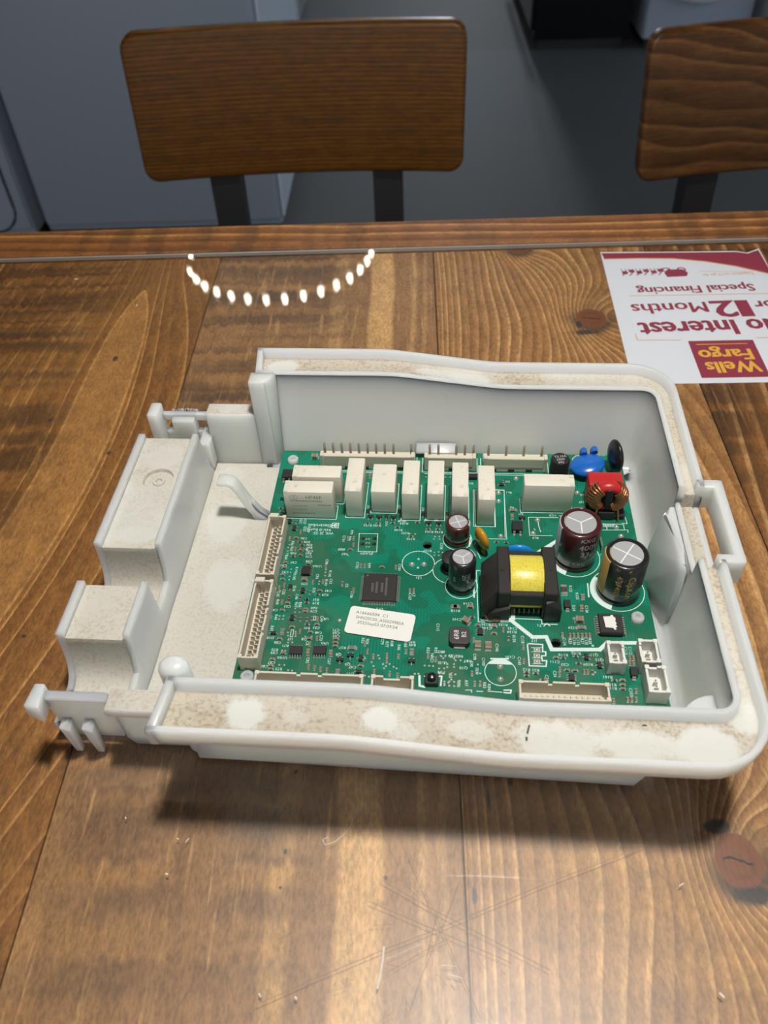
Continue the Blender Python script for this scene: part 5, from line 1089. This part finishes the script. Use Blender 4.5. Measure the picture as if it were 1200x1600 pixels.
# transformer
fer = speckled('ferrite_black', (0.020, 0.018, 0.017), (0.045, 0.040, 0.036), 0.6, 1500., 0.5)
tf = MB()
tf.box(95.0, 99.6, -91.4, -68.4, BT+1.0, 25.0, 0.4).box(111.7, 116.8, -91.4, -68.4, BT+0.2, 25.2, 0.4)
tf.hull([(95.2, -70.5, 24.2), (95.2, -89.5, 24.2), (89.3, -71.5, 18.2), (89.3, -92.0, 18.2), (89.3, -71.5, 12), (89.4, -92.4, 11.5), (95.2, -70.5, 12), (95.2, -91.4, 11)], bev=0.25)
tf.hull([(116.5, -70, 21), (116.5, -91.2, 21), (118.6, -86.5, 17), (118.6, -92.6, 17), (118.6, -86.5, 10.4), (118.6, -92.6, 10.4), (112.4, -92.8, 10.4), (112.4, -92.8, 21), (116.5, -70, 10.4)], bev=0.2)
tf.hull([(90.5, -92.5, 10.4), (99.8, -92.5, 10.4), (99.8, -92.5, 17), (92.5, -92.5, 14), (90.5, -88, 10.4), (99.8, -88, 10.4), (99.8, -88, 19)], bev=0.2)
xo = tf.obj('transformer_frame', fer, board, label='black transformer frame and end posts')
cr = MB().box(99.4, 112.0, -90.4, -86.6, 16.5, 22.6, 0.3).box(99.4, 112.0, -71.5, -68.6, 12, 22.6, 0.3).box(99.4, 112, -88, -70, 13.5, 15.5)
cr.box(96.0, 97.2, -80.8, -79.2, 25.0, 25.35, 0.1).box(114.0, 115.2, -80.4, -78.8, 25.1, 25.4, 0.1)
cr.obj('core_bar', fer, xo)
tape = Mat('yellow_tape'); x, y, z = tape.xyz(); nn = tape.noise(tape.vec(x, y, z), 1400, 3, 0.7); ng = tape.noise(tape.vec(x*900.0, y*60.0, z*60.0), 1.0, 2)
tape.set('Base Color', tape.mix(nn.step(0.50, 0.66)*0.55, tape.mix(ng, (0.74, 0.60, 0.045), (0.82, 0.72, 0.12)), (0.42, 0.36, 0.05))).set('Roughness', 0.33)
yt = MB(); R0 = 10.2; prof = [(-79.6+R0*1.0*math.cos(math.radians(a)), 17.6+9.4*math.sin(math.radians(a))) for a in range(-30, 211, 8)]
yt.prism(prof, 'u', 99.6, 111.9, bev=0.25)
yt.obj('winding', tape.m, xo, smooth=50, label='winding wrapped in yellow tape')
pn = MB()
for k in range(6): pn.box(101.5+k*1.8, 102.0+k*1.8, -89.5, -86.5, BT+0.1, BT+3.2, 0, 0, T=None)
pn.obj('winding_pin', simple('pin_dull', (0.20, 0.19, 0.15), 0.5, 0.6), xo, smooth=0)
cu = simple('copper_wire', (0.46, 0.20, 0.09), 0.33, 0.75)
MB().tube([(90.8, -93.0, 13.5), (91.5, -93.6, 12), (92.6, -93.6, 11), (95, -93.4, 10.8)], 0.25, 6, 0).tube([(93.5, -93.2, 10.8), (95.2, -93.5, 11.4), (96.5, -93.2, 10.6)], 0.3, 6).obj('wire_end', cu, xo)

# common-mode choke in front of the red film capacitor
red = simple('red_case', (0.52, 0.022, 0.026), 0.35)
MB().box(133.9, 147.9, -32.2, -24.2, BT+0.3, 23.2, 0.5, seg=2).obj('film_capacitor', red, board, smooth=40, label='red box film capacitor')
TC = Vector((141.2, -35.6, 20.3)); TR, tr_ = 5.3, 2.3
def torus(mb, a0, a1, R_, r_, n=24, k=12, m=0, hv=1.15):
    rings = []
    for i in range(n+1):
        a = math.radians(a0+(a1-a0)*i/n)
        rings.append([(TC.x+(R_+r_*math.cos(q))*math.cos(a), TC.y+r_*hv*math.sin(q), TC.z+(R_+r_*math.cos(q))*math.sin(a)) for q in [2*PI*j/k for j in range(k)]])
    return mb.loft(rings, m)
chk = torus(MB(), 0, 360, TR, tr_, 40, 14).obj('toroid_core', red, board, smooth=60, label='red coated toroid core')
for (a0, a1) in ((128, 236), (-56, 52)):
    w_ = MB(); n = 11
    for i in range(n):
        a = math.radians(a0+(a1-a0)*i/(n-1)); tilt = 0.10
        pts = []
        for j in range(15):
            q = 2*PI*j/14; aa = a+tilt*math.sin(q+0.5)
            pts.append((TC.x+(TR+(tr_+0.5)*math.cos(q))*math.cos(aa), TC.y+(tr_*1.15+0.5)*math.sin(q), TC.z+(TR+(tr_+0.5)*math.cos(q))*math.sin(aa)))
        w_.tube(pts, 0.52, 6)
    w_.obj('copper_winding', cu, chk, smooth=60)
MB().box(139.9, 142.5, -38.6, -32.8, 14.2, 26.0, 0.5, seg=2).box(139.2, 143.2, -37.9, -33.4, 16.5, 24.2, 0.4).obj('divider', blk, chk)
MB().box(135.2, 149.0, -39.2, -32.6, BT+0.2, 12.6, 0.3).box(136.6, 139.0, -39.0, -36, 12.5, 14.2, 0.3).box(143.4, 146.2, -39.0, -36, 12.5, 14.2, 0.3).box(138, 144.4, -39.6, -38.8, BT+0.2, 14.4, 0.2).obj('choke_base', blk, chk)
MB().tube([(137.4, -38.6, 16.2), (137.0, -39.6, 14), (136.4, -40.2, 11.5), (136.2, -40.2, BT)], 0.4, 6).tube([(145.6, -38.6, 16.0), (146.0, -39.5, 14), (146.2, -40.2, 11.5), (146.2, -40.2, BT)], 0.4, 6).obj('wire_end', cu, chk)
# discs
blu = simple('blue_epoxy', (0.012, 0.13, 0.52), 0.22)
def rotm(ax, deg): return Matrix.Rotation(math.radians(deg), 3, ax)
d = MB().ellipsoid((136.3, -11.4, 14.9), (7.6, 6.2, 2.2), rotm('Z', 10) @ rotm('X', 4) @ rotm('Y', -9), seg=28, rings=14)
for (u, v) in ((134.9, -4.6), (139.6, -3.6)):
    d.tube([(u+0.2, v-2.0, 17.0), (u, v, 17.4), (u-0.1, v+1.2, 15.6), (u-0.1, v+1.5, 12.0), (u-0.1, v+1.5, BT)], [1.4, 1.45, 1.3, 0.9, 0.4], 10)
d.obj('varistor', blu, board, smooth=60, label='blue disc varistor tipped over towards the front')
d = MB().ellipsoid((147.6, -10.6, 19.4), (2.5, 7.2, 7.8), rotm('Z', 12), seg=28, rings=14)
d.tube([(147.4, -12.5, 13.5), (147.2, -13, BT)], 0.45, 6).tube([(147.9, -8, 13.5), (148, -7.6, BT)], 0.45, 6)
d.obj('thermistor', simple('black_epoxy', (0.010, 0.010, 0.011), 0.3), board, smooth=60, label='black disc thermistor standing upright')
d = MB().ellipsoid((89.9, -57.3, 16.4), (2.0, 5.0, 5.4), rotm('Z', 28) @ rotm('Y', -8), seg=24, rings=14)
d.tube([(90.6, -59.5, 12.5), (91.2, -60.6, BT)], [0.9, 0.4], 8).tube([(89.2, -55.5, 12.2), (89.0, -55.0, BT)], [0.9, 0.4], 8)
d.obj('disc_capacitor', simple('orange_epoxy', (0.60, 0.27, 0.018), 0.25), board, smooth=60, label='orange-yellow disc capacitor')
d = MB().ellipsoid((104.2, -65.0, 16.2), (6.2, 2.0, 5.4), rotm('Z', -4), seg=24, rings=14)
d.tube([(101.8, -65, 12.2), (101.6, -65, BT)], [0.8, 0.4], 8).tube([(106.8, -65, 12.2), (107, -65, BT)], [0.8, 0.4], 8)
d.obj('disc_capacitor', simple('bright_blue_epoxy', (0.012, 0.25, 0.72), 0.25), board, smooth=60, label='blue disc capacitor behind the transformer')
wl = MB().tube([(137.8, -50.5, BT), (137.6, -52, 13), (137.9, -56.5, 13), (137.8, -57.5, BT)], 0.35, 6).tube([(143.8, -54.5, BT), (145.2, -55.0, 12.5), (146.6, -57.6, 12.0), (146.8, -58.6, BT)], 0.35, 6).tube([(128.8, -34.0, 11.2), (133.8, -33.6, 11.2)], 0.3, 6)
wl.obj('wire_link', tin, board)

# integrated circuits
chipm = speckled('chip_black', (0.022, 0.020, 0.020), (0.055, 0.045, 0.040), 0.6, 1400., 0.5)
u0, u1, v0, v1 = 43.7, 57.2, -86.4, -72.5
ic = MB().box(u0+0.2, u1-0.2, v0+0.2, v1-0.2, BT+0.2, BT+1.6, 0.25).obj('integrated_circuit', chipm, board, label='large square microcontroller chip with pins on all four sides')
lg = MB(); n = 20
for i in range(n):
    q = (i-(n-1)/2)*0.63
    for s_ in (-1, 1):
        cxx = (u0+u1)/2; cyy = (v0+v1)/2
        e = cxx+s_*6.6; lg.box(e, e+s_*0.6, cyy+q-0.14, cyy+q+0.14, BT+0.75, BT+0.95, 0).box(e+s_*0.5, e+s_*1.15, cyy+q-0.14, cyy+q+0.14, BT+0.02, BT+0.22, 0).box(e+s_*0.45, e+s_*0.65, cyy+q-0.14, cyy+q+0.14, BT+0.1, BT+0.95, 0)
        e = cyy+s_*6.8; lg.box(cxx+q-0.14, cxx+q+0.14, e, e+s_*0.6, BT+0.75, BT+0.95, 0).box(cxx+q-0.14, cxx+q+0.14, e+s_*0.5, e+s_*1.15, BT+0.02, BT+0.22, 0).box(cxx+q-0.14, cxx+q+0.14, e+s_*0.45, e+s_*0.65, BT+0.1, BT+0.95, 0)
o = lg.obj('pin_row', tin, ic, smooth=0); o['kind'] = 'stuff'
pm = MB(); random.seed(5)
for (uu, va, vb) in ((49.2, -82.5, -77.2), (51.3, -82, -77.5), (52.9, -83.6, -75.2), (47.6, -82.0, -78.2)):
    q = va
    while q < vb:
        l_ = random.uniform(0.35, 0.6); pm.add([(uu-0.45, q, BT+1.63), (uu+0.45, q, BT+1.63), (uu+0.45, q+l_, BT+1.63), (uu-0.45, q+l_, BT+1.63)], [(0, 1, 2, 3)]); q += l_+0.28
pm.disc((45.2, -74.0), 0.45, BT+1.63, 0, 12)
pm.obj('printed_marking', simple('laser_grey', (0.13, 0.12, 0.11), 0.6), ic, smooth=0)
# power chip with a torn white label
b = MB(); b.box(132.4, 141.0, -98.4, -89.6, BT+0.4, BT+2.6, 0.3, m=0)
for k in range(8):
    vv = -97.6+k*1.0
    for s_, e in ((-1, 132.4), (1, 141.0)):
        b.box(e, e+s_*0.7, vv-0.25, vv+0.25, BT+1.2, BT+1.6, 0, 1).box(e+s_*0.6, e+s_*0.9, vv-0.25, vv+0.25, BT+0.1, BT+1.6, 0, 1).box(e+s_*0.5, e+s_*1.2, vv-0.3, vv+0.3, BT+0.02, BT+0.3, 0, 1)
ic2 = b.obj('integrated_circuit', [chipm, tin], board, smooth=0, label='power chip carrying a torn white label')
lab = simple('label_white', (0.78, 0.77, 0.73), 0.6)
poly = [(134.2, -91.2), (136.8, -91.0), (137.0, -90.4), (137.8, -90.5), (138.0, -91.4), (138.4, -91.3), (138.6, -92.4), (138.3, -93.0), (138.7, -94.0), (138.4, -94.8), (138.8, -95.6), (138.2, -96.0), (138.3, -97.0), (137.6, -97.0), (137.3, -96.2), (134.6, -96.0)]
MB().prism(poly, 'w', BT+2.6, BT+2.7).obj('label_scrap', lab, ic2, smooth=0)
# shielded inductor
b = MB(); q = [(78.6, -98.2), (84.2, -98.2), (85.2, -99.2), (85.2, -104.6), (84.2, -105.6), (78.6, -105.6), (77.6, -104.6), (77.6, -99.2)]
b.prism(q, 'w', BT+0.5, BT+3.0, bev=0.2); b.box(79.4, 83.4, -106.2, -97.6, BT+0.05, BT+0.6, 0, 1)
io = b.obj('power_inductor', [simple('inductor_grey', (0.050, 0.042, 0.040), 0.5), tin], board, smooth=0)
p = MB(); text(p, '6R8', 2.6, flatT(80.3, -101.8, BT+3.03, 92), bold=0.01); text(p, 'B2', 2.4, flatT(83.0, -101.6, BT+3.03, 92), bold=0.01)
p.obj('printed_marking', whp, io, smooth=0)
(bx, by) = SMD['led'][0]
MB().box(bx-2.4, bx+2.4, by-2.2, by+2.2, BT+0.1, BT+2.2, 0.2, m=1).lathe([(1.55, BT+2.1), (1.55, BT+3.6), (1.2, BT+4.3), (0.3, BT+4.6)], c=(bx, by), seg=20, m=0).obj('push_button', [simple('button_black', (0.012, 0.011, 0.011), 0.25), blk], board, smooth=45, label='black round push button')

# paper label on the board
C0 = Vector((51.7, -96.2)); ea = math.radians(-8.0)
def rr(w_, h_, r_):
    o = []
    for (sx, sy, a0) in ((1, 1, 0), (-1, 1, 90), (-1, -1, 180), (1, -1, 270)):
        for k in range(6):
            a = math.radians(a0+k*18); o.append((sx*(w_/2-r_)+r_*math.cos(a), sy*(h_/2-r_)+r_*math.sin(a)))
    return o
R2 = Matrix.Rotation(ea, 2)
pts = [(C0+R2 @ Vector(p_)) for p_ in rr(25.2, 12.6, 1.5)]
lo = MB().prism([(p_.x, p_.y) for p_ in pts], 'w', BT+0.45, BT+0.60).obj('paper_label', simple('paper_label_white', (0.82, 0.82, 0.79), 0.55), board, smooth=0)
MB().prism([(p_.x, p_.y) for p_ in [(C0+R2 @ Vector(q_)) for q_ in rr(22, 10, 1.0)]], 'w', BT+0.02, BT+0.45).obj('label_backing', lab, lo, smooth=0)
p = MB()
def LT(s_, dx, dy, size, sx=1.0):
    c_ = C0+R2 @ Vector((dx, dy)); text(p, s_, size, flatT(c_.x, c_.y, BT+0.63, math.degrees(ea)), 0, 0.0, sx)
LT('A16666504  C1', -3.8, 3.6, 2.0, 0.98); LT('SHN20C00_A50029985A', -0.4, 1.3, 2.0, 0.88); LT('2025Sep03 07:09:54', -0.9, -0.9, 2.0, 0.95)
p.obj('printed_marking', simple('label_ink', (0.13, 0.13, 0.13), 0.7), lo, smooth=0)
